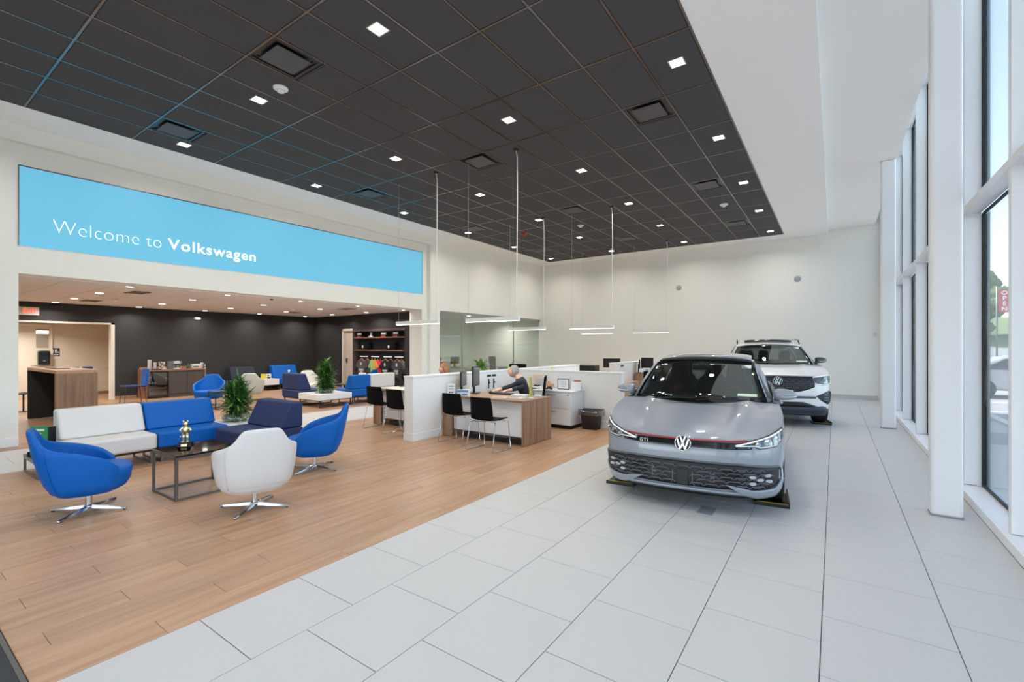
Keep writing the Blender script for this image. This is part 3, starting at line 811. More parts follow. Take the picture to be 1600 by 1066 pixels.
# ---- plants
LEAFM = []
for k, c in enumerate(((52, 100, 36), (74, 128, 46), (38, 80, 30), (112, 152, 66))):
    LEAFM.append(mat('leaf_green_%s' % 'abcd'[k], c, .4, noise=.12, nscale=20))
def leaf_mesh(L, W, bend, m):
    rows = []
    for k in range(7):
        u = k/6; w = W*(math.sin(PI*min(1, u*.85+.1))**.8)*(1 if u < 1 else .05)
        if k == 6: w = .0008
        x = L*u*(1-.12*bend*u); z = L*(.25*u-bend*.55*u*u)
        rows.append([(x, -w, z+.25*w), (x, 0, z-.12*w), (x, w, z+.25*w)])
    me = MB().grid(rows).mesh('leaf'); me.materials.append(m); return me
LEAVES = [leaf_mesh(random.Random(k).uniform(.24, .33), .0145, b, LEAFM[k % 4]) for k, b in enumerate((.2, .6, 1.0, 1.4, .4, .9, 1.2, .7))]
def plant(x, y, z, H, R, label, seed, nleaf=298, s=1.0):
    rnd = random.Random(seed)
    t = empty('potted_plant', (x, y, z), 0, label, 'plant', None)
    bw = .215*s
    MB().lathe([(0, 0), (bw*.72, 0), (bw*.95, .025), (bw, .06), (bw*.93, .10), (bw*.85, .115), (bw*.8, .11), (bw*.85, .06), (bw*.6, .02), (0, .015)], n=28).build('bowl', glass_mat('green_bowl_glass', (.80, .88, .82), .10), t)
    for k in range(26):
        a, r = rnd.uniform(0, 2*PI), bw*.68*math.sqrt(rnd.random())
        rr = rnd.uniform(.018, .032)
        MB().ball((r*math.cos(a), r*math.sin(a), rnd.uniform(.035, .09)), rr, rr*.8, rr*.7, 8, 5).build('pebble', mat(*(('pebble_grey', (130, 138, 128), .5) if k % 3 else ('pebble_white', (206, 204, 196), .5))), t)
    stems = []
    for k in range(7):
        a, r = 2*PI*k/7+rnd.uniform(-.3, .3), rnd.uniform(.05, .085)*s
        top = Vector((r*1.7*math.cos(a), r*1.7*math.sin(a), H*rnd.uniform(.6, .78)))
        if k == 0: top = Vector((.0, .02, H*.88))
        base = Vector((r*math.cos(a), r*math.sin(a), .08))
        stems.append((base, top))
        MB().tube([base, (base+top)/2+Vector((0, 0, .02)), top], .009, 6).build('stem', mat('stem_brown', (110, 96, 60), .7), t)
    for k in range(nleaf):
        b0, t0 = stems[k % 7]; u = .06+.94*(rnd.random()**.9)
        p = b0.lerp(t0, u)
        o = bpy.data.objects.new('leaf', LEAVES[rnd.randrange(8)]); COL.objects.link(o); o.parent = t
        sc_ = rnd.uniform(.75, 1.1)*s*(R/.27)*(1.0-.15*u)
        o.location = p
        o.rotation_euler = (rnd.uniform(-.3, .3), -math.radians(lerp(12, 58, u**1.6)+rnd.uniform(-22, 22)), rnd.uniform(0, 2*PI))
        o.scale = (sc_, sc_*1.25, sc_)
    b = MB()
    for k in range(520):
        b0, t0 = stems[k % 7]; u = .02+.98*rnd.random()
        me = LEAVES[rnd.randrange(8)]; sc_ = rnd.uniform(.7, 1.0)*s*(R/.27)*(1.0-.2*u)
        Mx = Matrix.Translation(b0.lerp(t0, u)) @ Matrix.Rotation(rnd.uniform(0, 2*PI), 4, 'Z') @ Matrix.Rotation(-math.radians(lerp(8, 60, u**1.5)+rnd.uniform(-25, 25)), 4, 'Y') @ Matrix.Rotation(rnd.uniform(-.4, .4), 4, 'X') @ Matrix.Scale(sc_, 4)
        b.add([Mx @ v.co for v in me.vertices], [tuple(p.vertices) for p in me.polygons], True)
    tag(b.build('inner_foliage', LEAFM[k % 3], t, clean=False), kind='stuff')
    return t
plant(-8.02, 3.66, .386, .74, .26, 'bushy green plant in a glass bowl of pebbles on the near white corner table', 3)
plant(-11.35, 7.45, .346, .92, .30, 'bushy green plant in a glass bowl on the far white block table in the lounge', 8)
# ---- bar table
t = empty('bar_table', (-13.4, 2.6, 0), 0, 'tall walnut bar table with a waterfall end and black inside, left in the lounge', 'table')
BWD = wood_mat('bar_oak', (144, 114, 88), (100, 76, 56), grain=(20, 20, 1.0), rough=.5, rand=False)
BPM = mat('black_panel', (34, 33, 32), .6)
MB().box(1.12, 1.2, -.31, .31, 0.012, 1.08).build('end_panel', BWD, t, bev=.002)
MB().box(-1.2, 1.2, -.31, .31, 1.08, 1.14).build('tabletop', WALNUTH, t, bev=.002)
MB().box(-1.2, -1.12, -.31, .31, .012, 1.08).build('end_panel', BPM, t, bev=.002)['label'] = 'black inner end panel'
MB().box(-1.12, 1.12, .2, .24, .012, 1.08).build('modesty_panel', BPM, t, bev=.002)
MB().box(-1.19, -1.13, -.3, .3, 0, .012).box(1.13, 1.19, -.3, .3, 0, .012).build('glide', LAMW, t)
MB().tube([(.1, .15, 1.07), (.08, .12, .6), (.1, .05, .05), (-.2, .0, .01), (-.5, -.05, .012)], .006, 6).build('power_cord', BLACKP, t)
t = empty('tray', (-13.5, 2.56, 1.141), 0, 'flat black tray with papers on the walnut bar table top', 'tray')
MB().box(-.5, .5, -.1, .1, 0, .012).build('tray_body', BLACKP, t, bev=.003)
MB().box(.1, .42, -.08, .06, .0125, .02).build('papers', mat('paper_grey', (170, 165, 160), .7), t)
def stool(x, y, lab):
    t = empty('bar_stool', (x, y, 0), 0, lab, 'stool')
    MB().box(-.19, .19, -.17, .17, .43, .47).build('seat', mat('stool_dark', (44, 46, 54), .6), t, bev=.015, seg=3)
    MB().tube([(0, 0, .02), (0, 0, .44)], .018, 10).lathe([(0, 0), (.19, 0), (.18, .014), (0, .02)], n=20).build('base', DARKST, t)
stool(-16.35, 2.5, 'dark bar stool half hidden by the left wall, beside the bar table')
for k, (x, y) in enumerate(((-17.0, 3.52), (-17.0, 3.80))):
    t = empty('bar_stool', (x, y, 0), 0, 'blue backed bar stool behind the bar table, %s of two' % ('left' if k == 0 else 'right'), 'stool')
    MB().box(-.18, .18, -.11, .11, .68, .72).build('seat', NAVYF, t, bev=.012)
    MB().box(.14, .18, -.11, .11, .72, 1.05).build('backrest', NAVYF, t, bev=.012)
    MB().tube([(0, 0, .02), (0, 0, .68)], .018, 8).lathe([(0, 0), (.13, 0), (.12, .014), (0, .02)], n=20).build('base', DARKST, t)
# blue side chair by counter
t = empty('side_chair', (-16.35, 4.75, 0), math.radians(0), 'blue side chair with a wood back shell and thin black legs at the counter', 'chair')
MB().box(-.24, .24, -.33, .16, .455, .50).build('seat', NAVYF, t, bev=.02, seg=3)
M = Matrix.Translation((0, .14, .47)) @ Matrix.Rotation(math.radians(-6), 4, 'X')
MB().box(-.22, .22, 0, .05, 0, .50, M).build('backrest', BLUEF, t, bev=.02, seg=3)
MB().box(-.21, .21, .052, .066, -.36, .45, M).build('wood_back', mat('reddish_wood', (156, 84, 46), .4), t, bev=.004)
for sx in (-.2, .2):
    for (ya, yb) in ((-.3, -.33), (.13, .17)): MB().tube([(sx, ya, .455), (sx, yb, 0)], .009, 8).build('leg', BLACKP, t)
# ---- coffee counter
t = empty('coffee_counter', (-17.5, 6.0, 0), 0, 'coffee counter with wood top, dark doors and glass drinks fridge at the black wall', 'counter')
counter = t
CB = mat('espresso_laminate', (74, 66, 60), .45); CTOP = wood_mat('counter_wood', (176, 130, 96), (140, 98, 70), grain=(16, 1.5, 16), rough=.4, rand=False)
MB().box(-.38, .32, -.78, .86, .84, .885).box(-.38, .32, .825, .86, 0, .84).box(-.38, .32, -.78, -.745, 0, .84).build('worktop', CTOP, t, bev=.002)
MB().box(-.38, -.36, -.745, .825, .885, .95).build('backsplash', CTOP, t)
MB().box(-.37, .25, -.745, .825, .02, .84).build('carcass', BLACKP, t)
for y0, y1 in ((-.17, .32), (.33, .82)):
    d = MB().box(.255, .275, y0, y1, .10, .83).build('door', CB, t, bev=.002)
    MB().box(.276, .29, y0+.15 if y0 < 0 else y0+.02, y1-.15 if y0 > 0 else y1-.02, .80, .812).build('handle', DARKST, d)
MB().box(.25, .262, -.17, .82, 0, .095).build('plinth', CB, t)
fr = MB().box(.255, .285, -.74, -.70, .03, .83).box(.255, .285, -.22, -.18, .03, .83).box(.255, .285, -.70, -.22, .03, .09).box(.255, .285, -.70, -.22, .79, .83).build('fridge_door', BLACKG, t, bev=.002)
MB().box(.262, .27, -.70, -.22, .09, .79).build('pane', glass_mat('fridge_glass', (.35, .4, .42), .2), fr)
# hollow fridge content
for k in range(3):
    MB().box(.252, .254, -.70, -.22, .12+.22*k, .125+.22*k).build('shelf', CHROME, t)
BOX = mat('appliance_cream', (206, 204, 196), .35); DKG = mat('appliance_dark', (52, 52, 54), .35)
def on_counter(name, x, y, lab, cat): return empty(name, (x, y, .885), 0, lab, cat)
cx = -17.35
def cupstack(y, n, lab, r=.04):
    t = on_counter('cup_stack', cx, y, lab, 'cups')
    for k in range(n):
        MB().lathe([(0, .0), (r*.72, 0), (r, .09), (r*1.06, .092), (r*1.04, .096), (r*.9, .09), (r*.65, .006), (0, .006)], n=14).build('cup', LAMW, t, loc=(0, 0, k*.042))
    MB().lathe([(r*.8, .03), (r*.89, .055), (r*.82, .056)], n=14).build('cup_print', DARKST, t)
cupstack(5.36, 6, 'tallest stack of white paper cups at the left end of the coffee counter', .05)
cupstack(5.50, 4, 'shorter stack of white paper cups, second from the left on the coffee counter')
t = on_counter('pod_carousel', cx, 5.68, 'wire carousel of red and cream coffee pods on the counter', 'pod carousel')
MB().cyl(0, 0, 0, .012, .08, 16).cyl(0, 0, .01, .25, .008, 8).build('stand', CHROME, t)
for k in range(5):
    for j in range(6):
        a = 2*PI*j/6
        MB().ball((.065*math.cos(a), .065*math.sin(a), .035+.045*k), .022, .022, .018, 8, 5).build('pod', mat('pod_red', (150, 56, 40), .4) if (j+k) % 3 == 0 else BOX, t)
t = on_counter('coffee_machine', cx+.06, 5.97, 'cream and grey single cup coffee machine in the middle of the counter', 'coffee machine')
MB().box(-.15, .02, -.13, .11, 0, .25).build('water_tank', mat('tank_grey', (110, 112, 110), .15), t, bev=.01)
MB().box(-.12, .14, -.01, .14, .17, .25).box(-.12, -.02, -.01, .14, .02, .18).box(-.12, .15, -.01, .14, 0, .025).build('body', BOX, t, bev=.01)
MB().box(.06, .1, .04, .09, .13, .17).build('spout', DKG, t, bev=.003)
t = on_counter('sink_faucet', -17.42, 6.2, 'tall curved chrome faucet over the small counter sink', 'faucet')
pts = [(0, 0, 0), (0, 0, .2)]+[(.05-.05*math.cos(a), 0, .2+.05*math.sin(a)) for a in [PI*k/8 for k in range(1, 9)]]+[(.1, 0, .17)]
MB().tube(pts, .011, 10).cyl(0, 0, 0, .02, .022, 12).tube([(0, 0, .06), (0, .06, .08)], .007, 8).build('spout', CHROME, t)
MB().box(.04, .32, .05, .35, .886, .891).build('sink_rim', CHROME, counter, bev=.002)
MB().box(.07, .29, .08, .32, .8905, .892).build('sink_bowl', mat('sink_steel', (90, 90, 92), .3, metal=.8), counter)
t = on_counter('water_kettle', -17.4, 6.42, 'small dark glass carafe right of the faucet', 'carafe')
MB().lathe([(0, 0), (.045, 0), (.05, .06), (.035, .13), (.04, .15), (0, .15)], n=14).build('body', mat('carafe_glass', (80, 84, 84), .1), t)
MB().tube([(0, .045, .12), (0, .08, .1), (0, .075, .04), (0, .048, .03)], .007, 6).build('handle', BLACKP, t)
t = on_counter('napkin_dispenser', cx, 6.62, 'cream napkin dispenser box with a dark slot on the right half of the counter', 'dispenser')
MB().box(-.08, .1, -.13, .13, 0, .14).build('body', BOX, t, bev=.015, seg=3)
MB().box(.101, .106, -.1, .06, .04, .07).build('slot', BLACKP, t)
cupstack(6.80, 3, 'small stack of white cups at the right end of the coffee counter', .045)
t = on_counter('trophy', cx, 6.74+.22-.12, 'tiny silver standing statuette at the right end of the coffee counter', 'trophy'); t.location.y = 6.83; t.location.x = -17.2
MB().box(-.025, .025, -.025, .025, 0, .02).tube([(0, -.01, .02), (0, -.008, .06), (0, 0, .075)], .008, 6).tube([(0, .012, .02), (0, .01, .06), (0, 0, .075)], .008, 6).tube([(0, 0, .07), (0, 0, .12)], [.012, .016], 8).ball((0, 0, .138), .014).tube([(0, .015, .112), (0, .035, .095), (0, .012, .08)], .005, 6).build('figure', CHROME, t)
for (q, y) in (('tray', 5.62),):
    t = on_counter('small_tray', -17.22, 5.5, 'flat black tray with stirrers in front of the cup stacks', 'tray')
    MB().box(-.06, .06, -.12, .12, 0, .02).build('tray', BLACKP, t, bev=.003)
    MB().box(-.04, .04, .13, .25, 0, .035).build('sachets', BOX, t, bev=.006)
# ---- things on the black wall and in the hallway
t = empty('exit_sign', (-17.9, 2.83, 2.56), 0, 'lit red exit sign on the black lounge wall, upper left', 'sign')
MB().box(.0, .045, -.2, .2, -.11, .11).build('housing', BOX, t, bev=.004)
text('lettering', 'EXIT', .19, mat('exit_orange', (255, 92, 52), .5, emit=1.2), t, facing(1, 0, (.047, -.11, 0)), .001, .002, width=.26)
t = empty('wall_emergency_lamp', (-17.9, 6.87, 2.56), 0, 'white oval emergency lamp on the black wall above the coffee counter', 'wall lamp')
MB().ball((.03, 0, 0), .06, .11, .05, 16, 10).build('housing', TRIMW, t)
t = empty('restroom_sign', (-20.5, 3.85, 1.42), 0, 'black restroom sign with white figures on the cream hallway wall', 'sign')
MB().box(0, .008, -.1, .1, -.13, .13).build('plate', BLACKP, t, bev=.002)
b = MB()
for (y, wd) in ((-.055, .014), (.005, .014)):
    b.box(.009, .010, y-.01, y+.01, .075, .095).box(.009, .010, y-.018, y+.018, .01, .07).box(.009, .010, y-.014, y-.003, -.04, .01).box(.009, .010, y+.003, y+.014, -.04, .01)
b.box(.009, .01, .035, .045, .02, .08).box(.009, .01, .035, .075, -.0, .012).box(.009, .01, .04, .05, -.04, 0).box(.009, .01, .07, .08, -.03, .01)
for k in range(5): b.box(.009, .01, -.07+.03*k, -.052+.03*k, -.1, -.07)
b.build('pictogram', TRIMW, t)
t = empty('restroom_door', (-20.5, 3.2, 0), 0, 'cream restroom door with a narrow window at the left of the hallway', 'door')
MB().box(0, .05, -.47, .52, 0, 2.24).build('leaf', mat('cream_door', (206, 196, 182), .5), t, bev=.003)
MB().box(.0, .07, -.53, -.47, 0, 2.3).box(0, .07, .52, .57, 0, 2.3).box(0, .07, -.53, .57, 2.24, 2.3).build('frame', mat('cream_trim', (222, 214, 200)), t, bev=.003)
MB().box(.045, .054, .2, .48, 1.56, 2.16).build('pane', mat('frosted_bright', (150, 134, 118), .15), t)
MB().box(.052, .056, .2, .48, 2.0, 2.1).build('light_reflection_strip', mat('reflection_glow', (255, 246, 230), .5, emit=2.5), t)  # glowing strip imitates a light reflected in the door pane
MB().tube([(.06, .1, 1.0), (.1, .1, 1.0), (.1, .22, 1.0)], .011, 8).build('handle', CHROME, t)
t = empty('towel_dispenser', (-20.44, 3.55, 1.02), 0, 'black paper towel dispenser by the restroom door', 'dispenser')
MB().box(0, .2, -.14, .14, 0, .45).build('housing', BLACKG, t, bev=.04, seg=4)
MB().box(.2, .204, -.03, .03, .12, .14).build('badge', CHROME, t)
t = empty('wall_sink', (-19.9, 5.2, .82), 0, 'edge of a small wall counter with a faucet inside the hallway', 'sink')
MB().box(-.2, .2, -.2, .13, 0, .06).build('counter', CTOP, t, bev=.003)
MB().tube([(0, .0, .06), (0, .0, .16), (0, -.05, .18)], .01, 8).build('faucet', CHROME, t)
t = empty('hall_detector', (-19.5, 3.6, 2.4), 0, 'white ceiling detector in the hallway opening', 'sensor')
MB().lathe([(0, 0), (.09, 0), (.08, -.03), (0, -.03)], n=18).build('base', TRIMW, t)
# ================================================================== CARS
def make_car(P, label):
    """local: x to the image right, y = 0 at the nose running back, z up"""
    t = empty(P['name'], P['loc'], P['rz'], label, 'car')
    W, L = P['W'], P['L']; paint = P['paint']
    ox, oy = P['ox'], P['oy']                  # plan outline from nose centre to tail centre (fractions of W, metres)
    # dense outline
    seg = []
    for i in range(len(ox)-1):
        n = P['on'][i]
        for k in range(n): seg.append(i+k/n)
    seg.append(len(ox)-1)
    def cat(a, s):
        i = min(int(s), len(a)-2); u = s-i
        p0 = a[i-1] if i > 0 else None; p1, p2 = a[i], a[i+1]; p3 = a[i+2] if i+2 < len(a) else None
        m1 = (p2-p0)/2 if p0 is not None else 0.0 if False else (p2-p1)
        m2 = (p3-p1)/2 if p3 is not None else (p2-p1)
        h = u*u*u; q = u*u
        return (2*h-3*q+1)*p1+(h-2*q+u)*m1+(-2*h+3*q)*p2+(h-q)*m2
    out = []
    for s in seg: out.append((cat(ox, s)*W, cat(oy, s)))
    def lat(z): return interp(P['latz'], P['lat'], z)
    def nose(z): return linterp(P['nz'], P['ny'], z)
    def tail(z): return linterp([.2, .5, .9, P['zbelt']], [.12, 0, .03, .1], z)
    def zt(y): return linterp(P['sy'], P['sz'], y)
    def zb(y):
        z = P['sill']
        for (yc, R) in P['arch']:
            d = abs(y-yc)
            if d < R: z = max(z, P['wr']+math.sqrt(R*R-d*d)*1.0)
        if y < P['fy']: z = max(z, linterp([0, P['fy']], [P['fz'], P['fz']], y))
        return z
    def surf(x, y, z):
        fy = max(0, 1-y/.9); ry = max(0, 1-(L-y)/.7)
        return Vector((x*lat(z), y+nose(z)*fy-tail(z)*ry, z))
    NZ = 16
    half = []
    for (x, y) in out:
        a, b = zb(y), zt(y); half.append([surf(x, y, a+(b-a)*(k/NZ)) for k in range(NZ+1)])
    mir = lambda p: Vector((-p.x, p.y, p.z))
    full = [[mir(p) for p in r] for r in reversed(half[1:])]+half
    body = MB().grid(full)
    # hood and cowl
    idx = [i for i, (x, y) in enumerate(out) if y <= P['cowl_y']+.001]
    e = idx[-1]; NH = 14
    def hoodz(x, y, ze, xe):
        u = 1-min(1, abs(x)/max(xe, .01))**2.2
        z = ze+P['crown']*u*min(1, .25+y/.5)
        z += P['ridge'][1]*math.exp(-((abs(x)-linterp([0, 1.2], P['ridge'][0], y))/.07)**2)*min(1, y/.3)
        return z
    rows = []
    ycen = [P['nose_c']+(P['cowl_c']-P['nose_c'])*(i/e)**1.2 for i in range(e+1)]
    for sgn in (-1, 1):
        rr = []
        for i in range(e+1):
            E_ = half[i][-1]; row = []
            for k in range(NH+1):
                u = k/NH; x = E_.x*(1-u); yy = lerp(E_.y, ycen[i]+nose(E_.z)*0, 1-(1-u)**1.8 if i < 4 else u*u*(3-2*u)*.6+u*.4)
                yy = lerp(E_.y, ycen[i], 1-(1-u)**2)
                zc = linterp(P['hy'], P['hz'], yy)
                zE = E_.z; z = lerp(zE, zc, 1-(1-u)**2.4)
                z += P['ridge'][1]*math.exp(-((x-linterp([0, 1.2], P['ridge'][0], yy))/.05)**2)*min(1, max(0, yy-.15)/.3)
                row.append(Vector((sgn*x, yy, z)))
            rr.append(row)
        rows.append(rr)
    hood = MB().grid(rows[0]); hood.grid(rows[1])
    body.build('body', paint, t)
    hood.build('hood', paint, t)
    # greenhouse stations: y, belt half width, belt z, rail half width, rail z, centre z
    GH = P['gh']
    def dense(st, n=4):
        o = []
        for i in range(len(st)-1):
            for k in range(n): o.append([lerp(a, b, k/n) for a, b in zip(st[i], st[i+1])])
        o.append(list(st[-1])); return o
    ws0, ws1 = P['ws_base'], P['ws_top']      # (half width, y edge, z edge, y centre, z centre)
    def wspt(u, v, off=0, inset=0):            # u -1..1 , v 0..1
        hw = lerp(ws0[0], ws1[0], v)-inset
        c = 1-u*u
        y = lerp(lerp(ws0[1], ws0[3], c), lerp(ws1[1], ws1[3], c), v)
        z = lerp(lerp(ws0[2], ws0[4], c), lerp(ws1[2], ws1[4], c), v)+.03*math.sin(PI*v)
        return Vector((u*hw, y-off*.6, z+off*.8))
    g = MB().grid([[wspt(-1+2*k/16, v/8, 0, .035) for k in range(17)] for v in range(9)])
    glassm = glass_mat('car_windscreen', (.78, .84, .82), .06)
    g.build('windscreen', glassm, t, solid=.004)
    # black border of the screen, header
    bd = MB()
    for s in (-1, 1):
        bd.grid([[wspt(s*.955+s*.025*q, v/8, .003, .02) for q in range(3)] for v in range(9)])
    bd.grid([[wspt(-1+2*k/16, -.07+.10*q/2, .004, .03) for k in range(17)] for q in range(3)])
    bd.grid([[wspt(-1+2*k/16, .93+.05*q/2, .003, .03) for k in range(17)] for q in range(3)])
    bd.build('screen_border', BLACKG, t)
    # cowl filler between hood and screen
    cw = MB().grid([[Vector((wspt(-1+2*k/16, 0, 0, -.02).x, wspt(-1+2*k/16, 0).y-.10+.13*q/2, wspt(-1+2*k/16, 0).z-.035+.0*q)) for k in range(17)] for q in range(3)])
    cw.build('cowl', BLACKP, t)
    for (x0, x1, q) in ((-.55, .02, .0), (.0, .55, .03)):
        MB().tube([(x0*W, ws0[3]-.02+.0, ws0[4]-.01), ((x0+x1)/2*W, ws0[3]-.02, ws0[4]+.012+q*.3), (x1*W, ws0[3]+.02, ws0[4]+.01)], .008, 6).build('wiper', BLACKP, t)
    # pillars + roof rails: strip from screen edge to side-glass front edge
    st = dense(GH)
    def side(s_, v, off=0):     # s_: station, v: 0 belt .. 1 rail
        y, bw, bz, rw, rz, cz = s_
        return Vector((lerp(bw, rw, v)+.028*math.sin(PI*v)+off, y, lerp(bz, rz, v)))
    for s in (-1, 1):
        fl = lambda p: Vector((s*p.x, p.y, p.z))
        # A pillar follows the windscreen edge
        a = []
        for k in range(11):
            v = k/10; w = wspt(s, v)
            front = Vector((s*(abs(w.x)-.035), w.y, w.z)); mid = Vector((s*(abs(w.x)+.0), w.y+.015, w.z-.0))
            back = Vector((s*(abs(w.x)+.045), w.y+.09, w.z-.04))
            a.append([front, mid, Vector((s*(abs(w.x)+.032), w.y+.05, w.z-.012)), back])
        MB().grid(a).build('a_pillar', paint, t, solid=.01)
        # side glass
        sg = []
        for q in st:
            if q[0] > P['glass_end']: break
            sg.append([fl(side(q, v/5*.93+.0, -.006)) for v in range(6)])
        MB().grid(sg).build('side_glass', P.get('sideglass', glass_mat('car_side_glass', (.62, .66, .66), .06)), t, solid=.004)
        # door frame rail + c pillar
        rl = MB().grid([[fl(side(q, .92)), fl(side(q, .97, .004)), fl(side(q, 1.0))] for q in st])
        rl.grid([[fl(side(q, v/4)) for v in range(5)] for q in st if q[0] >= P['glass_end']-.02])
        for yb in P['pillars']:
            qs = [[fl(side([interp([z[0] for z in st], [z[i] for z in st], y) if i else y for i in range(6)], v/4*.95, .0)) for v in range(5)] for y in (yb, yb+.09)]
            rl.grid(qs)
        rl.build('roof_rail', paint if not P.get('black_rail') else BLACKG, t)
        MB().grid([[fl(side(q, -.02, .006)), fl(side(q, .03, .004))] for q in st if q[0] <= P['glass_end']]).build('belt_trim', BLACKG if not P.get('chrome_belt') else CHROME, t, solid=.004)
    # roof
    NR = 12
    rf = []
    for q in st:
        rf.append([Vector((lerp(-q[3], q[3], k/NR), q[0]+(P['roof_bow']*(1-(2*k/NR-1)**2) if q is st[0] else 0)*-1, lerp(q[4], q[5], 1-(2*k/NR-1)**2))) for k in range(NR+1)])
    # prepend the header row of the screen
    rf = [[wspt(2*k/NR-1, 1.0, .002, .0) for k in range(NR+1)]]+[r for r, q in zip(rf, st) if q[0] > ws1[1]+.04]
    n_s = P['sunroof_rows']
    MB().grid(rf[n_s:]).build('roof', paint, t)
    MB().grid(rf[:n_s+1]).build('sunroof_header', P['sunm'], t)
    MB().grid([[Vector((p.x, p.y, p.z-.035)) for p in r] for r in rf]).build('headliner', mat('headliner', (70, 68, 66), .9), t)
    # rear: hatch glass + hatch
    last = st[-1]; y, bw, bz, rw, rz, cz = last
    hg = []
    for v in range(6):
        u = v/5
        hg.append([Vector((lerp(lerp(-rw, rw, k/10), lerp(-bw, bw, k/10), u)*.93, lerp(y, L-.07, u)+.0, lerp(lerp(rz, cz, 1-(2*k/10-1)**2), zt(L)-.03, u))) for k in range(11)])
    MB().grid(hg).build('rear_window', glass_mat('car_side_glass', (.30, .34, .34)), t, solid=.004)
    hs = MB()
    for s in (-1, 1): hs.grid([[Vector((s*abs(r[0].x), r[0].y, r[0].z)), Vector((s*abs(r[0].x)/.93, r[0].y+.0, r[0].z-.01))] for r in hg])
    tl = half[-1][-1]
    # deck joining shoulder outline to the greenhouse foot
    dk = []
    for i, (x, y_) in enumerate(out):
        if y_ < P['cowl_y']-.05: continue
        p = half[i][-1]
        gb = interp([z[0] for z in st], [z[1] for z in st], p.y)
        tx = min(gb, p.x) if p.y < y else p.x*.93
        tyy = p.y if p.y < L-.25 else L-.25+(p.y-L+.25)*.6
        dk.append((Vector((tx, tyy, p.z+.012)), p))
    for s in (-1, 1): hs.grid([[Vector((s*a.x, a.y, a.z)), Vector((s*b_.x, b_.y, b_.z))] for a, b_ in dk])
    hs.build('shoulder', paint, t)
    # underbody
    MB().box(-W*.80, W*.80, .5, L-.4, P['sill']+.02, P['sill']+.1).box(-W*.5, W*.5, .2, .5, P['sill'], .55).build('underbody', BLACKP, t)
    # wheels
    for (yc, _) in P['arch']:
        for s in (-1, 1):
            wh = empty('wheel', (s*(W-.13), yc, P['wr'])); wh.parent = t
            R = P['wr']; M = Matrix.Rotation(PI/2*s, 4, 'Y')
            MB().lathe([(R*.66, -.11), (R*.93, -.115), (R*.985, -.10), (R, -.05), (R, .05), (R*.985, .10), (R*.93, .115), (R*.66, .11), (R*.64, 0)], n=40, M=M).build('tyre', RUBBER, wh)
            rim = MB().lathe([(R*.65, -.1), (R*.62, .0), (R*.64, .105), (R*.68, .11), (R*.66, .09)], n=32, M=M).lathe([(0, .06), (.07, .07), (.075, .05), (.06, .0)], n=16, M=M)
            for k in range(10):
                a = 2*PI*k/10+(.12 if k % 2 else -.12)
                rim.add([M @ Vector(p) for p in ((.05*math.cos(a-.2), .05*math.sin(a-.2), .07), (.05*math.cos(a+.2), .05*math.sin(a+.2), .07), (R*.66*math.cos(a+.05), R*.66*math.sin(a+.05), .095), (R*.66*math.cos(a-.05), R*.66*math.sin(a-.05), .095),
                    (.05*math.cos(a-.2), .05*math.sin(a-.2), .04), (.05*math.cos(a+.2), .05*math.sin(a+.2), .04), (R*.66*math.cos(a+.05), R*.66*math.sin(a+.05), .07), (R*.66*math.cos(a-.05), R*.66*math.sin(a-.05), .07))], [(0,1,2,3),(7,6,5,4),(0,3,7,4),(1,5,6,2)])
            rim.build('rim', P['rimm'], wh)
            MB().lathe([(0, .0), (R*.55, .0), (R*.55, -.02), (0, -.02)], n=24, M=M).build('brake_disc', STEEL, wh)
            lin = MB().grid([[Vector((s*(W-.30), yc+math.cos(a)*(R+.055), P['wr']+math.sin(a)*(R+.055))), Vector((s*(W-.02)*lat(.6), yc+math.cos(a)*(R+.055), P['wr']+math.sin(a)*(R+.055)))] for a in [PI*k/12 for k in range(13)]])
            lin.build('wheel_liner', BLACKP, t)
    # mirrors
    for s in (-1, 1):
        my, mz = P['mirror']
        rows = []
        for (dx, hy_, hz0, hz1) in ((-.035, .03, -.045, .035), (-.03, .05, -.062, .052), (.0, .062, -.072, .066), (.07, .064, -.072, .068), (.14, .055, -.062, .056), (.185, .035, -.045, .036), (.20, .015, -.02, .015)):
            rows.append([Vector((s*(W-.06+dx), my+.03-(max(0, math.cos(q))**.6*hy_*1.5 if math.cos(q) > 0 else 0)+.03*max(0, dx-.05), mz+(hz1 if math.sin(q) > 0 else -hz0)*math.copysign(abs(math.sin(q))**.75, math.sin(q)))) for q in [2*PI*k/16 for k in range(16)]])
        m_ = MB().grid(rows, True, True); m_.add(rows[0], [tuple(range(16))], True); m_.add(rows[-1], [tuple(reversed(range(16)))], True)
        hs_ = m_.build('mirror', P['mirm'], t, sub=1)
        MB().tube([(s*(W-.16), my+.06, mz-.10), (s*(W-.09), my+.03, mz-.085), (s*(W-.05), my, mz-.055)], [.028, .024, .03], 8).build('mirror_arm', BLACKG, hs_)
        MB().tube([(s*(W-.06), my-.045, mz-.022), (s*(W+.02), my-.066, mz-.024), (s*(W+.10), my-.055, mz-.018), (s*(W+.135), my-.02, mz-.012)], .006, 6).build('indicator', mat('indicator_clear', (226, 226, 226), .2), hs_)
        MB().box(s*(W-.06), s*(W+.10), my+.031, my+.034, mz-.055, mz+.05).build('mirror_glass', CHROME, hs_)
        # door seams and handles
        for yd in P['seams']:
            pts = []
            for z in [P['sill']+.12+.06*k for k in range(20)]:
                if z > zt(yd)-.02: break
                i = min(range(len(out)), key=lambda i_: abs(out[i_][1]-yd) if out[i_][0] > W*.8 else 9)
                p = surf(out[i][0], yd, z); pts.append((s*(p.x+.001), p.y, p.z))
            MB().tube(pts, .003, 4).build('door_seam', BLACKP, t)
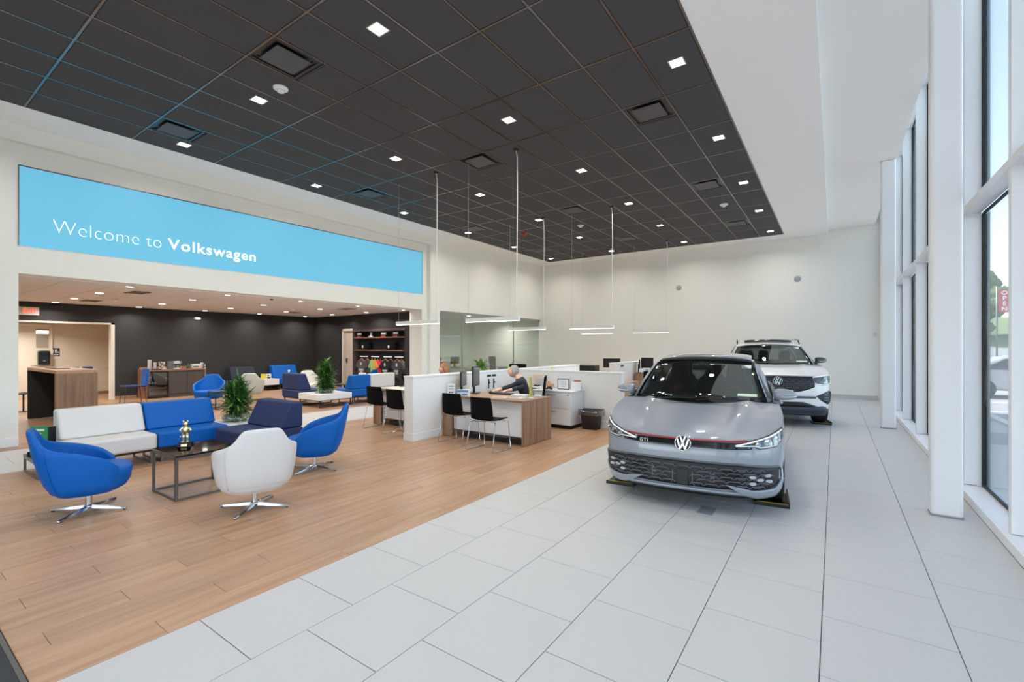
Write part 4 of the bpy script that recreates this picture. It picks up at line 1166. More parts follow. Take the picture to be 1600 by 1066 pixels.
        for yd in P['handles']:
            MB().tube([(s*(W*lat(.85)+.01), yd, .86*P['hk']), (s*(W*lat(.85)+.028), yd+.06, .865*P['hk']), (s*(W*lat(.85)+.028), yd+.16, .865*P['hk']), (s*(W*lat(.85)+.01), yd+.22, .86*P['hk'])], .012, 6).build('door_handle', paint, t)
        MB().ball((s*W*.80, L-.13, .88*P['hk']), .10, .06, .07).build('tail_lamp', mat('tail_red', (150, 14, 14), .15), t)
    # interior
    IN = mat('cabin_dark', (62, 64, 66), .8); INS = mat('cabin_seat', (78, 80, 84), .85)
    bz = P['zbelt']
    MB().grid([[Vector((lerp(-.74, .74, k/8)*W/.9, ws0[3]+.06+.07*q+.10*abs(k/4-1)**2, bz-.07+(.03 if q in (3, 4) else 0)-.02*(q > 5)*(q-5)-.0)) for k in range(9)] for q in range(8)]).build('dashboard', IN, t, solid=.02)
    MB().box(-W*.82, W*.82, ws0[3]+.55, L-.35, P['sill']+.15, P['sill']+.2).box(-W*.8, W*.8, ws0[3]+.52, ws0[3]+.6, P['sill']+.2, bz-.1).box(-.12, .12, ws0[3]+.5, 2.6, P['sill']+.2, .62).build('cabin_floor', IN, t)
    for row, (sy, n) in enumerate(P['seats']):
        for s in (-1, 1) if n == 2 else (-1, 0, 1):
            sx = s*.37*W/.9*(1 if n == 2 else 1.2)
            st_ = MB().box(sx-.25, sx+.25, sy-.45, sy+.05, .52, .64)
            pr = [(-.17, .0), (-.25, .12), (-.26, .30), (-.20, .46), (-.12, .55), (-.115, .72), (-.07, .77), (.07, .77), (.115, .72), (.12, .55), (.20, .46), (.26, .30), (.25, .12), (.17, .0)]
            M = Matrix.Translation((sx, sy, .62)) @ Matrix.Rotation(math.radians(78), 4, 'X')
            st_.prism([(a, b*P['seath']) for a, b in pr], -.07, .06, M)
            o = st_.build('seat', INS, t, bev=.03, seg=3)
            if P['gti'] and row == 0: text('seat_lettering', 'GTI', .075, mat('seat_red', (186, 40, 34), .6), o, Matrix.Translation((sx, sy-.115, .62+.40)) @ Matrix.Rotation(math.radians(82), 4, 'X'), .003, .002)
    # steering wheel (driver = left seat of the car = image right)
    M = Matrix.Translation((.36*W/.9, ws0[3]+.50, bz-.10)) @ Matrix.Rotation(math.radians(68), 4, 'X')
    MB().tube([M @ Vector((.18*math.cos(2*PI*k/24), .18*math.sin(2*PI*k/24), 0)) for k in range(24)], .016, 8, closed=True).tube([M @ Vector((-.17, 0, 0)), M @ Vector((.17, 0, 0))], .016, 6).tube([M @ Vector((0, 0, 0)), M @ Vector((0, -.17, 0))], .018, 6).tube([M @ Vector((0, 0, 0)), M @ Vector((0, 0, -.25))], .04, 8).build('steering_wheel', BLACKP, t)
    c = wspt(0, .86); MB().box(-.12, .12, c.y+.05, c.y+.08, c.z-.07, c.z-.01).tube([(0, c.y+.06, c.z-.01), (0, c.y+.03, c.z+.04)], .01, 6).build('rear_view_mirror', BLACKP, t, bev=.012)
    MB().box(-.05, .05, c.y+.02, c.y+.06, c.z-.03, c.z+.02).build('sensor_housing', BLACKP, t)
    p = wspt(.80, .84, .004); q = wspt(.72, .10, .004)
    M = Matrix.Translation(p) @ Matrix.Rotation(-math.radians(60), 4, 'X')
    MB().box(-.055, .055, -.0, .004, -.03, .03, Matrix.Translation(p-Vector((0, -.03, .0))) @ Matrix.Rotation(-math.radians(55), 4, 'X')).build('mirror_tag', LAMW, t)
    MB().box(-.10, .10, -.0, .003, -.022, .022, Matrix.Translation(q-Vector((0, .008, -.012))) @ Matrix.Rotation(-math.radians(55), 4, 'X')).build('inspection_sticker', mat('sticker_pale', (206, 222, 200), .5), t)
    # function giving points on the front skin
    def fx(x, z, off=0.0):
        ax = abs(x)
        lo = 0
        best = out[0][1]
        X = ax/lat(z)
        for i in range(len(out)-1):
            if out[i][0] <= X <= out[i+1][0]:
                u = (X-out[i][0])/max(1e-6, out[i+1][0]-out[i][0]); best = lerp(out[i][1], out[i+1][1], u)
                n = Vector((out[i+1][1]-out[i][1], -(out[i+1][0]-out[i][0]))).normalized(); break
        else:
            n = Vector((1, 0)); best = linterp([W*.9, W], [oy[4], oy[5]], X)
        p = surf(X, best, z)
        return Vector((math.copysign(p.x+n.x*off, x) if x else 0, p.y+n.y*off, z))
    def patch(name, top, bot, xs, m, off=.006, parent=None, nz=6, th=.006):
        """strip between two curves z=top(x), z=bot(x) laid on the front skin"""
        g = MB().grid([[fx(x, lerp(bot(x), top(x), k/nz), off) for x in xs] for k in range(nz+1)])
        return g.build(name, m, parent or t, solid=th)
    return t, fx, patch, zt, wspt
def xr(a, b, n): return [a+(b-a)*k/n for k in range(n+1)]
def poly_line(fx, pts, off, r, mb, n=6, step=.03):
    q = []
    for i in range(len(pts)-1):
        a, b = pts[i], pts[i+1]; d = math.hypot(b[0]-a[0], b[1]-a[1]); m = max(1, int(d/step))
        for k in range(m): q.append(fx(lerp(a[0], b[0], k/m), lerp(a[1], b[1], k/m), off))
    q.append(fx(pts[-1][0], pts[-1][1], off))
    return mb.tube(q, r, n)
def poly_fill(fx, pts, off, th, name, m, parent, nx=18):
    """filled outline laid on the skin: column scan (outline must be simple in x)"""
    xs0, xs1 = min(p[0] for p in pts), max(p[0] for p in pts)
    g = MB(); rows = []
    for k in range(nx+1):
        x = lerp(xs0+1e-4, xs1-1e-4, k/nx); zs = []
        for i in range(len(pts)):
            a, b = pts[i], pts[(i+1) % len(pts)]
            if (a[0]-x)*(b[0]-x) <= 0 and a[0] != b[0]: zs.append(lerp(a[1], b[1], (x-a[0])/(b[0]-a[0])))
        rows.append([fx(x, lerp(min(zs), max(zs), q/5), off) for q in range(6)])
    return g.grid(rows).build(name, m, parent, solid=th)
def emblem(parent, c, r, tilt=0, th=.012):
    M = Matrix.Translation(c) @ Matrix.Rotation(math.radians(90-tilt), 4, 'X')
    e = MB().lathe([(0, 0), (r*.98, 0), (r, .004), (r*.98, .008), (0, .009)], n=36, M=M).build('emblem_disc', BLACKG, parent)
    g = MB(); g.lathe([(r*.86, .009), (r*.98, .009), (r*.96, .014), (r*.88, .014), (r*.86, .009)], n=36, M=M)
    def bar(a, b, w=.1):
        a, b = Vector(a)*r, Vector(b)*r; d = (b-a).normalized(); n = Vector((-d.y, d.x))*w*r/2
        g.prism([tuple(a-n), tuple(b-n), tuple(b+n), tuple(a+n)], .009, .014, M)
    bar((-.30, .80), (-.02, .10), .15); bar((.30, .80), (.02, .10), .15)
    bar((-.66, .50), (-.30, -.74), .15); bar((.66, .50), (.30, -.74), .15)
    bar((-.30, -.74), (.0, -.02), .15); bar((.30, -.74), (.0, -.02), .15)
    g.build('emblem', CHROME, e)
    return e
PG = mat('moonstone_paint', (140, 146, 156), .34, coat=1.0, spec=.5)
PG.node_tree.nodes['Principled BSDF'].inputs['Metallic'].default_value = 0.0
PWH = mat('pure_white_paint', (236, 236, 238), .3, coat=1.0)
G = dict(name='hatchback_car', loc=(-1.215, 4.66, .012), rz=math.radians(6.5), W=.895, L=4.28, paint=PG, gti=True,
    ox=[0, .28, .52, .70, .84, .935, .985, 1.0, 1.0, 1.0, .995, .96, .86, .6, .3, 0], oy=[0, .012, .05, .11, .20, .34, .56, .9, 1.4, 2.2, 3.1, 3.75, 4.08, 4.22, 4.27, 4.28],
    on=[6, 6, 5, 5, 5, 6, 8, 10, 12, 12, 10, 6, 5, 4, 4],
    latz=[.15, .3, .5, .7, .85, 1.0], lat=[.95, .985, 1.0, 1.0, .985, .94], nz=[.15, .2, .28, .45, .56, .62, .70, .76, .82], ny=[.07, .02, 0, 0, .0, .015, .045, .10, .16],
    sy=[0, .05, .15, .3, .5, .8, 1.1, 1.5, 2.5, 3.4, 3.9, 4.3], sz=[.70, .705, .725, .765, .83, .90, .95, .965, .985, 1.01, 1.02, 1.0], zbelt=1.0, sill=.2, fz=.15, fy=.50,
    arch=[(.86, .385), (3.49, .385)], wr=.325, cowl_y=1.2, nose_c=.045, cowl_c=1.10, crown=.06, ridge=[(.40, .55), .017], hy=[0.04, .12, .3, .6, .9, 1.12], hz=[.70, .745, .80, .872, .93, .965],
    gh=[(1.22, .79, .965, .72, 1.02, 1.02), (1.62, .80, .975, .625, 1.27, 1.33), (1.92, .80, .985, .595, 1.375, 1.425), (2.4, .80, .99, .585, 1.405, 1.46), (3.1, .79, 1.005, .575, 1.39, 1.445), (3.65, .76, 1.02, .555, 1.345, 1.40), (3.92, .72, 1.03, .535, 1.30, 1.36)],
    ws_base=(.755, 1.24, .955, 1.02, .975), ws_top=(.615, 1.93, 1.372, 1.80, 1.40), glass_end=3.5, pillars=[2.35], roof_bow=0, sunroof_rows=2, sunm=mat('matte_black_roof_trim', (16, 16, 18), .5),
    rimm=mat('dark_alloy', (70, 72, 76), .3, metal=.9), mirror=(1.42, 1.035), mirm=PG, seams=[1.28, 2.38, 3.3], handles=[2.08, 3.05], hk=1.0, seats=[(2.25, 2), (3.15, 3)], seath=1.0)
car, fx, patch, zt_, wsp = make_car(G, 'light grey hatchback with a red grille strip, facing the camera, in front of the SUV')
RB = mat('matte_black_roof_trim', (16, 16, 18), .5)
MB().grid([[wsp(-.93+1.86*k/16, 1.0, .0)+Vector((0, .01, 0)) for k in range(17)], [wsp(-.93+1.86*k/16, 1.0, .0)+Vector((0, .0, .045-.02*abs(k/8-1)**4)) for k in range(17)], [wsp(-.90+1.80*k/16, 1.0, .0)+Vector((0, .10, .055-.02*abs(k/8-1)**4)) for k in range(17)]]).build('sunroof_deflector', RB, car, solid=.006)
MB().grid([[wsp(-.92+1.84*k/16, 1.0, .0)+Vector((0, .11, .052-.02*abs(k/8-1)**4)) for k in range(17)], [wsp(-.92+1.84*k/16, 1.0, .0)+Vector((0, .12, .068-.02*abs(k/8-1)**4)) for k in range(17)], [wsp(-.90+1.80*k/16, 1.0, .0)+Vector((0, .62, .105-.02*abs(k/8-1)**4)) for k in range(17)]]).build('raised_roof_panel', PG, car, solid=.008)
# upper grille band with red and chrome strips
patch('upper_grille', lambda x: .675-.0*abs(x)+.04*max(0, abs(x)-.42), lambda x: .615+.05*max(0, abs(x)-.42), xr(-.60, .60, 30), BLACKG, .004)
for s in (-1, 1):
    poly_line(fx, [(s*.05, .683), (s*.42, .688), (s*.56, .70)], .008, .0075, MB()).build('red_strip', mat('red_strip', (170, 24, 40), .25), car)
text('grille_lettering', 'GTI', .05, CHROME, car, Matrix.Translation(fx(-.375, .640, .018)) @ Matrix.Rotation(-.17, 4, 'Z') @ Matrix.Rotation(PI/2, 4, 'X'), .002, .0, space=1.15)
emblem(car, fx(0, .645, .008)+Vector((0, .0, 0)), .078, 8)
HOUS = mat('lamp_housing', (44, 46, 50), .35); LENS = glass_mat('lamp_lens', (.85, .88, .88), .07)
for s in (-1, 1):
    hl = empty('headlamp'); hl.parent = car
    pts = [(s*.44, .655), (s*.60, .700), (s*.74, .745), (s*.845, .80), (s*.862, .775), (s*.84, .70), (s*.80, .645), (s*.66, .628), (s*.62, .645)]
    pts2 = sorted(pts, key=lambda p: p[0])
    poly_fill(fx, pts, .004, .004, 'housing', HOUS, hl)
    inner = [(s*.47, .658), (s*.62, .692), (s*.75, .733), (s*.835, .78), (s*.845, .765), (s*.825, .70), (s*.79, .655), (s*.67, .64), (s*.62, .655)]
    poly_line(fx, pts+[pts[0]], .006, .006, MB()).build('black_seal', BLACKP, hl)
    b = MB()
    poly_line(fx, [(s*.46, .652), (s*.60, .690), (s*.74, .733), (s*.838, .782)], .010, .0085, b); poly_line(fx, [(s*.825, .70), (s*.79, .655), (s*.67, .64), (s*.62, .655), (s*.47, .650)], .010, .006, b)
    b.build('running_light', mat('drl_white', (240, 242, 245), .25, emit=.35), hl)
    for (x, z, r) in ((.64, .668, .022), (.715, .69, .028), (.79, .715, .026)):
        p = fx(s*x, z, .012); M = Matrix.Translation(p) @ Matrix.Rotation(s*.55*(x/.7), 4, 'Z') @ Matrix.Rotation(PI/2, 4, 'X')
        MB().lathe([(0, .004), (r*.7, .002), (r, -.002), (r*1.08, .008), (r*.95, .009), (r*.9, 0)], n=20, M=M).build('projector', CHROME, hl)
    poly_fill(fx, pts, .017, .002, 'lens', LENS, hl)
# lower grille
DG = mat('grille_dark', (30, 31, 34), .5); DG2 = mat('grille_frame', (92, 94, 100), .35)
top = lambda x: .475-.02*max(0, abs(x)-.5)/.3; bot = lambda x: linterp([0, .42, .58, .78, .81], [.238, .238, .225, .262, .30], abs(x))
patch('lower_grille', top, bot, xr(-.82, .82, 44), DG, .004)
b = MB()
for i in range(-6, 7):
    for j in range(6):
        x0 = i*.128+(.064 if j % 2 else 0); z0 = .262+j*.038
        q = [(x0-.064, z0), (x0-.040, z0+.019), (x0+.040, z0+.019), (x0+.064, z0)]
        if max(abs(p[0]) for p in q) > .82 or max(p[1] for p in q) > .462 or (abs(x0) < .08 and z0 < .40) or z0 < bot(x0)+.008: continue
        poly_line(fx, q, .014, .006, b, 4, .03)
        if abs(x0) > .48 and j < 5: poly_line(fx, [(x0-.03, z0+.005), (x0+.03, z0+.005)], .010, .007, b, 4, .03)
o = b.build('honeycomb_mesh', DG2, car); tag(o, kind='stuff')
for s in (-1, 1):
    for z in (.30, .335, .37, .405):
        patch('intake_slot', lambda x, z=z: z+.022, lambda x, z=z: z, xr(s*.36, s*.50, 4), BLACKP, .009, nz=1)
    b = MB()
    for k in range(3): b.box(-.018, .018, -.002, .004, -.05+.035*k, -.038+.035*k)
    b.box(-.022, -.016, -.002, .004, -.06, .06)
    b.build('radiator_bracket', STEEL, car, loc=fx(s*.27, .35, .006))
M = MB().box(-.05, .05, -.012, 0, .25, .40).build('radar_cover', mat('radar_black', (30, 31, 34), .25), car, loc=(0, 0, 0), bev=.004)
M.location = (0, fx(0, .33).y-.004, 0)
b = MB()
for s in (-1, 1): poly_line(fx, [(s*.09, .38), (s*.09, .28), (s*.11, .25)], .014, .006, b)
b.build('radar_frame', DG2, car)
# surround bead
b = MB(); poly_line(fx, [(-.85, .30), (-.845, .40), (-.82, .455), (-.5, .482), (0, .485), (.5, .482), (.82, .455), (.845, .40), (.85, .30)], .006, .010, b).build('grille_surround', DG2, car)
for s in (-1, 1):
    hk = poly_fill(fx, [(s*.38, .290), (s*.60, .242), (s*.785, .248), (s*.83, .32), (s*.85, .32), (s*.845, .225), (s*.79, .165), (s*.62, .150), (s*.53, .185)], .022, .016, 'bumper_blade', PG, car, nx=26)
    b = MB(); poly_line(fx, [(s*.835, .425), (s*.842, .36), (s*.838, .29), (s*.815, .25)], .014, .008, b).build('blade_strip', mat('silver_blade', (226, 230, 235), .25), car)
    for (x, z) in ((.60, .37), (.72, .385), (.66, .345), (.60, .31), (.73, .33)):
        p = fx(s*x, z, .012); M = Matrix.Translation(p) @ Matrix.Rotation(s*.45, 4, 'Z') @ Matrix.Rotation(PI/2, 4, 'X')
        MB().prism([(-.036, 0), (-.018, -.014), (.018, -.014), (.036, 0), (.018, .014), (-.018, .014)], -.002, .008, M).build('fog_light', mat('fog_clear', (190, 196, 202), .15, metal=.3), car)
patch('splitter', lambda x: .225-.02*abs(x), lambda x: .195-.02*abs(x), xr(-.58, .58, 24), PG, .022, nz=2, th=.012)
patch('lower_lip', lambda x: .195-.03*abs(x), lambda x: .155-.0*abs(x), xr(-.78, .78, 30), BLACKP, .018, nz=2, th=.01)
# suv
A = dict(name='suv_car', loc=(-.93, 10.62, .012), rz=math.radians(10.5), W=.975, L=4.97, paint=PWH, gti=False,
    ox=[0, .30, .55, .74, .87, .95, .99, 1.0, 1.0, 1.0, .995, .97, .92, .7, .35, 0], oy=[0, .010, .035, .08, .16, .30, .55, .95, 1.5, 2.5, 3.6, 4.4, 4.78, 4.92, 4.96, 4.97],
    on=[6, 6, 5, 5, 5, 6, 8, 10, 12, 12, 12, 6, 5, 4, 4],
    latz=[.2, .4, .6, .85, 1.05, 1.2], lat=[.93, .985, 1.0, 1.0, .985, .94], nz=[.2, .3, .5, .7, .9, 1.02, 1.1], ny=[.10, .03, 0, 0, .02, .06, .12],
    sy=[0, .06, .2, .5, .9, 1.3, 2.0, 3.5, 4.5, 5], sz=[1.0, 1.01, 1.04, 1.10, 1.16, 1.19, 1.21, 1.24, 1.25, 1.2], zbelt=1.2, sill=.28, fz=.22, fy=.55,
    arch=[(.95, .46), (3.93, .46)], wr=.385, cowl_y=1.35, nose_c=.05, cowl_c=1.2, crown=.05, ridge=[(.50, .62), .014], hy=[.05, .12, .3, .6, .9, 1.2], hz=[1.0, 1.05, 1.09, 1.14, 1.18, 1.20],
    gh=[(1.35, .87, 1.19, .80, 1.25, 1.25), (1.8, .88, 1.20, .70, 1.52, 1.58), (2.15, .885, 1.205, .675, 1.63, 1.69), (2.8, .885, 1.215, .665, 1.68, 1.74), (3.6, .87, 1.23, .65, 1.66, 1.72), (4.3, .84, 1.245, .62, 1.60, 1.66), (4.6, .80, 1.25, .60, 1.54, 1.60)],
    ws_base=(.835, 1.36, 1.185, 1.14, 1.215), ws_top=(.68, 2.08, 1.585, 1.93, 1.645), glass_end=4.1, pillars=[2.55, 3.55], roof_bow=0, sunroof_rows=2, sunm=PWH,
    rimm=mat('dark_alloy', (70, 72, 76)), mirror=(1.60, 1.29), mirm=mat('mirror_black', (46, 48, 54), .15, coat=1), seams=[1.45, 2.6, 3.6], handles=[2.3, 3.3], hk=1.2, seats=[(2.4, 2), (3.3, 3)], seath=1.15)
car2, fx, patch, zt_, wsp = make_car(A, 'white SUV parked behind the grey hatchback, black honeycomb grille, facing the camera')
patch('grille', lambda x: 1.0, lambda x: .70+.10*max(0, (abs(x)-.35)/.3)**1.5, xr(-.64, .64, 36), mat('grille_black', (24, 26, 32), .3), .004)
b = MB()
for j in range(7):
    for i in range(-5, 6):
        x0 = i*.13+(.065 if j % 2 else 0); z0 = .72+j*.042
        if abs(x0) > .60 or z0 < .72+.10*max(0, (abs(x0)-.35)/.3): continue
        poly_line(fx, [(x0-.055, z0), (x0-.03, z0+.014), (x0+.03, z0+.014), (x0+.055, z0)], .014, .007, b, 5)
o = b.build('grille_bars', mat('grille_gloss', (84, 88, 98), .3), car2); tag(o, kind='stuff')
b = MB(); poly_line(fx, [(-.66, 1.005), (0, 1.01), (.66, 1.005)], .012, .009, b).build('chrome_strip', mat('satin_silver', (190, 194, 200), .3, metal=.8), car2)
emblem(car2, fx(0, .905, .024), .085, 6)
for s in (-1, 1):
    hl = empty('headlamp'); hl.parent = car2
    pts = [(s*.60, .99), (s*.93, 1.04), (s*.955, .96), (s*.93, .86), (s*.78, .82), (s*.62, .90)]
    poly_fill(fx, pts, .005, .004, 'housing', HOUS, hl)
    b = MB(); poly_line(fx, [(s*.61, .985), (s*.92, 1.028), (s*.945, .95), (s*.92, .87), (s*.78, .835), (s*.7, .86)], .010, .010, b).build('running_light', mat('drl_white', (240, 242, 245)), hl)
    for (x, z) in ((.78, .92), (.87, .94)):
        p = fx(s*x, z, .012); MB().box(-.035, .035, -.012, 0, -.03, .03).build('projector', mat('lamp_green', (120, 140, 124), .15), hl, loc=p, rz=s*.5, bev=.005)
    poly_fill(fx, pts, .018, .002, 'lens', LENS, hl)
    fg = poly_fill(fx, [(s*.66, .62), (s*.80, .68), (s*.90, .72), (s*.925, .68), (s*.915, .50), (s*.86, .46), (s*.74, .54)], .006, .006, 'fog_vent', mat('vent_gloss', (36, 38, 44), .3), car2)
    b = MB()
    poly_line(fx, [(s*.80, .68), (s*.90, .72), (s*.925, .68), (s*.915, .50), (s*.86, .46)], .012, .008, b).build('vent_frame', DG2, fg)
    b = MB()
    for z in (.54, .59, .64): poly_line(fx, [(s*.79, z), (s*.86, z), (s*.86, z-.03)], .014, .008, b)
    b.build('fog_lamp', mat('fog_blue', (120, 140, 160), .2), fg)
patch('bumper_slot', lambda x: .615, lambda x: .57, xr(-.66, .66, 24), mat('slot_grey', (90, 94, 100), .5), .005, nz=2)
patch('lower_grille', lambda x: .50-.35*max(0, abs(x)-.45), lambda x: .40, xr(-.70, .70, 26), mat('grille_black', (24, 26, 32)), .006, nz=2)
patch('skid_plate', lambda x: .40+.10*max(0, abs(x)-.55)-.9*max(0, abs(x)-.80), lambda x: .30-.02*abs(x), xr(-.90, .90, 30), mat('skid_navy', (52, 58, 72), .5), .012, nz=2)
patch('lower_cladding', lambda x: .34, lambda x: .225, xr(-.90, .90, 32), mat('cladding', (60, 62, 68), .6), .010, nz=2)
MB().grid([[Vector((lerp(-.50, .50, k/8), 2.22+.5*q/3, (1.715+.02*math.sin(PI*k/8))+(.035 if q else .0)-.0)) for k in range(9)] for q in range(4)]).build('raised_sunroof', BLACKG, car2, solid=.03)
for s in (-1, 1):
    MB().tube([(s*.66, 2.2, 1.66), (s*.655, 2.35, 1.735), (s*.65, 3.0, 1.765), (s*.63, 3.9, 1.73), (s*.62, 4.15, 1.66)], .016, 8).build('roof_bar', BLACKG, car2)
# wheel pads
def pad(x, y, rz, lab):
    t = empty('wheel_pad', (x, y, 0), rz, lab, 'wheel pad')
    MB().box(-.16, .16, -.26, .26, 0, .011).build('tray', BLACKP, t, bev=.003)
    Y = mat('pad_yellow', (208, 178, 40), .5)
    MB().box(-.13, .15, -.25, -.225, .0282, .034).box(.141, .145, -.12, .2, .0202, .055).build('stripe', Y, t)
    MB().box(-.16, .16, -.26, -.235, .0, .032).box(.145, .16, -.26, .26, .02, .06).build('rim_edge', BLACKP, t)
R11 = math.radians(11)
def carpt(P, lx, ly):
    c, s = math.cos(P['rz']), math.sin(P['rz']); return P['loc'][0]+c*lx-s*ly, P['loc'][1]+s*lx+c*ly
for s, lab in ((-1, 'black and yellow wheel pad under the left front wheel of the grey hatchback'), (1, 'black and yellow wheel pad under the right front wheel of the grey hatchback')):
    x, y = carpt(G, s*.765, .86-.06); pad(x, y, G['rz'], lab)
for s, lab in ((-1, 'wheel pad under the far front wheel of the white SUV'), (1, 'black and yellow wheel pad under the visible front wheel of the white SUV')):
    x, y = carpt(A, s*.865, .95-.04); pad(x, y, A['rz'], lab)
for P, nm in ((G, 'grey hatchback'), (A, 'white SUV')):
    for s in (-1, 1):
        x, y = carpt(P, s*(P['W']-.13), P['arch'][1][0]); pad(x, y, P['rz'], 'black wheel pad under the %s rear wheel of the %s' % ('left' if s < 0 else 'right', nm))
t = empty('floor_outlet', (-1.02, 4.79, 0), 0, 'small grey metal outlet cover in the tiled floor before the grey hatchback', 'floor outlet')
MB().box(-.07, .07, -.115, .115, 0, .004).build('cover', mat('outlet_steel', (140, 143, 150), .5, metal=.0), t, bev=.001)
# ================================================================== SALES DESKS
LW = mat('low_wall_white', (232, 232, 230), .6)
def low_wall(label, x0, x1, y0, y1, h=1.1):
    t = empty('low_wall', ((x0+x1)/2, (y0+y1)/2, 0), 0, label, 'partition'); a, b = (x1-x0)/2, (y1-y0)/2
    MB().box(-a, a, -b, b, 0, h-.03).build('panel', LW, t, bev=.003)
    MB().box(-a-.008, a+.008, -b-.008, b+.008, h-.03, h).build('cap', LAMW, t, bev=.003)
    MB().box(-a-.012, a+.012, -b-.012, b+.012, 0, .13).build('baseboard', LW, t, bev=.003)
    return t
low_wall('long white low wall running back beside the front walnut desk, end facing the camera', -6.03, -5.82, 5.45, 11.66)
low_wall('white low cross wall behind the filing cabinet and waste bin', -5.81, -3.36, 8.52, 8.68)
low_wall('second long white low wall further back, with a small dark hook on its side', -5.68, -5.48, 13.4, 17.3, 1.1)
def desk(label, x0, x1, y0, y1, h=.73, right=True):
    t = empty('desk', ((x0+x1)/2, (y0+y1)/2, 0), 0, label, 'desk'); a, b = (x1-x0)/2, (y1-y0)/2
    MB().box(-a, a, -b, b, h-.03, h).build('desktop', WALNUTH, t, bev=.002)
    MB().box(a-.035, a, -b, b, 0.008, h-.031).build('side_panel', WALNUT, t, bev=.002)
    MB().box(-a, -a+.2, -b+.02, -b+.05, 0.008, h-.031).box(-a, -a+.035, -b, b, .008, h-.031).build('side_panel', WALNUT, t, bev=.002)
    MB().box(-a+.2, a-.036, -b+.09, -b+.115, .13, h-.031).build('modesty_panel', LAMW, t, bev=.002)
    MB().box(-a+.4, a-.036, -b+.1, -b+.3, .02, .09).build('cable_tray', BLACKP, t)
    return t
desk('front walnut sales desk with white front panel, next to the two black visitor chairs', -5.80, -4.05, 6.14, 7.02)
desk('left sales desk with a pale top, mostly hidden by the long low wall end', -7.85, -6.06, 6.25, 7.1)
desk('rear walnut desk partly hidden behind the grey hatchback mirror', -5.75, -4.05, 10.55, 11.45)
desk('farthest wood topped desk beside the second long low wall, near the grey car roof', -5.4, -3.7, 14.9, 15.75)
desk('far desk left of the second long low wall, carrying a large dark monitor', -7.8, -5.95, 14.7, 15.6)
MB().box(-7.7, -6.5, 6.3, 7.0, .7305, .745).build('pale_desk_mat', mat('pale_ivory', (226, 218, 206), .5)); o = bpy.data.objects['pale_desk_mat']; o.name = 'desk_blotter'
tag(o, 'pale ivory blotter sheet covering the top of the left sales desk', 'desk mat')
# visitor chairs
def visitor_chair(label, x, y, rz):
    t = empty('visitor_chair', (x, y, 0), rz, label, 'chair', 'black visitor chairs')
    prof = [(.23, .455), (.20, .462), (.10, .45), (0, .445), (-.12, .452), (-.185, .475), (-.215, .53), (-.225, .62), (-.235, .72), (-.25, .81), (-.255, .83)]
    rows = []
    for (py, pz) in prof:
        row = []
        for k in range(9):
            u = -1+k/4; w = .22-.02*max(0, (pz-.6)/.23)
            curve = .035*u*u
            row.append((u*w, py+(curve if pz > .5 else 0), pz+(curve*.6 if pz <= .5 else 0)))
        rows.append(row)
    MB().grid(rows).build('seat_shell', BLACKF, t, solid=.016, sub=1)
    for s in (-1, 1):
        MB().tube([(s*.20, .13, .445), (s*.235, .20, .43), (s*.255, .235, .02), (s*.255, .225, .008), (s*.255, -.23, .008), (s*.255, -.245, .02), (s*.235, -.155, .43), (s*.20, -.10, .445)], .0065, 8).build('sled_leg', CHROME, t)
    MB().tube([(-.2, .13, .442), (.2, .13, .442)], .0065, 8).tube([(-.2, -.1, .44), (.2, -.1, .44)], .0065, 8).build('seat_rail', CHROME, t)
    return t
visitor_chair('black visitor chair at the front walnut desk, left one of the pair', -5.18, 5.90, .04)
visitor_chair('black visitor chair at the front walnut desk, right one, nearest the camera', -4.42, 5.72, .02)
visitor_chair('black visitor chair at the left sales desk, left one beside the blue lounge seat', -7.30, 6.02, .1)
visitor_chair('black visitor chair at the left sales desk, partly hidden by the low wall end', -6.52, 5.84, .05)
visitor_chair('black visitor chair before the farthest desk, over the grey hatchback mirror', -4.75, 14.55, .1)
# monitors
def monitor(label, x, y, z, rz, w=.52, h=.30, arm=False):
    t = empty('monitor', (x, y, z), rz, label, 'monitor')
    MB().box(-w/2, w/2, -.02, .012, .14, .14+h).build('screen_case', BLACKP, t, bev=.004)
    MB().box(-w/2+.012, w/2-.012, -.0225, -.0205, .155, .14+h-.012).build('screen', mat('screen_dark', (26, 28, 34), .12), t)
    MB().box(-.03, .03, .012, .05, .02, .28).box(-.11, .11, -.06, .1, 0, .014).build('stand', BLACKP, t, bev=.003)
    return t
monitor('left computer monitor seen edge-on on the front walnut desk', -5.66, 6.55, .73, math.radians(118), .44, .27)
monitor('tall right computer monitor on the front walnut desk, seen almost edge-on', -5.45, 6.66, .73, math.radians(116), .50, .37)
monitor('large dark monitor on the far desk, left of the second long low wall', -6.35, 15.2, .73, math.radians(200), .58, .32)
monitor('monitor on the farthest desk beside the grey hatchback roof', -5.15, 15.35, .73, math.radians(190), .40, .36)
monitor('thin monitor seen edge-on left of the farthest one', -5.33, 15.1, .73, math.radians(112), .36, .3)
monitor('black glossy monitor on the left sales desk, left of the low wall end', -7.62, 6.85, .745, math.radians(161), .46, .24)
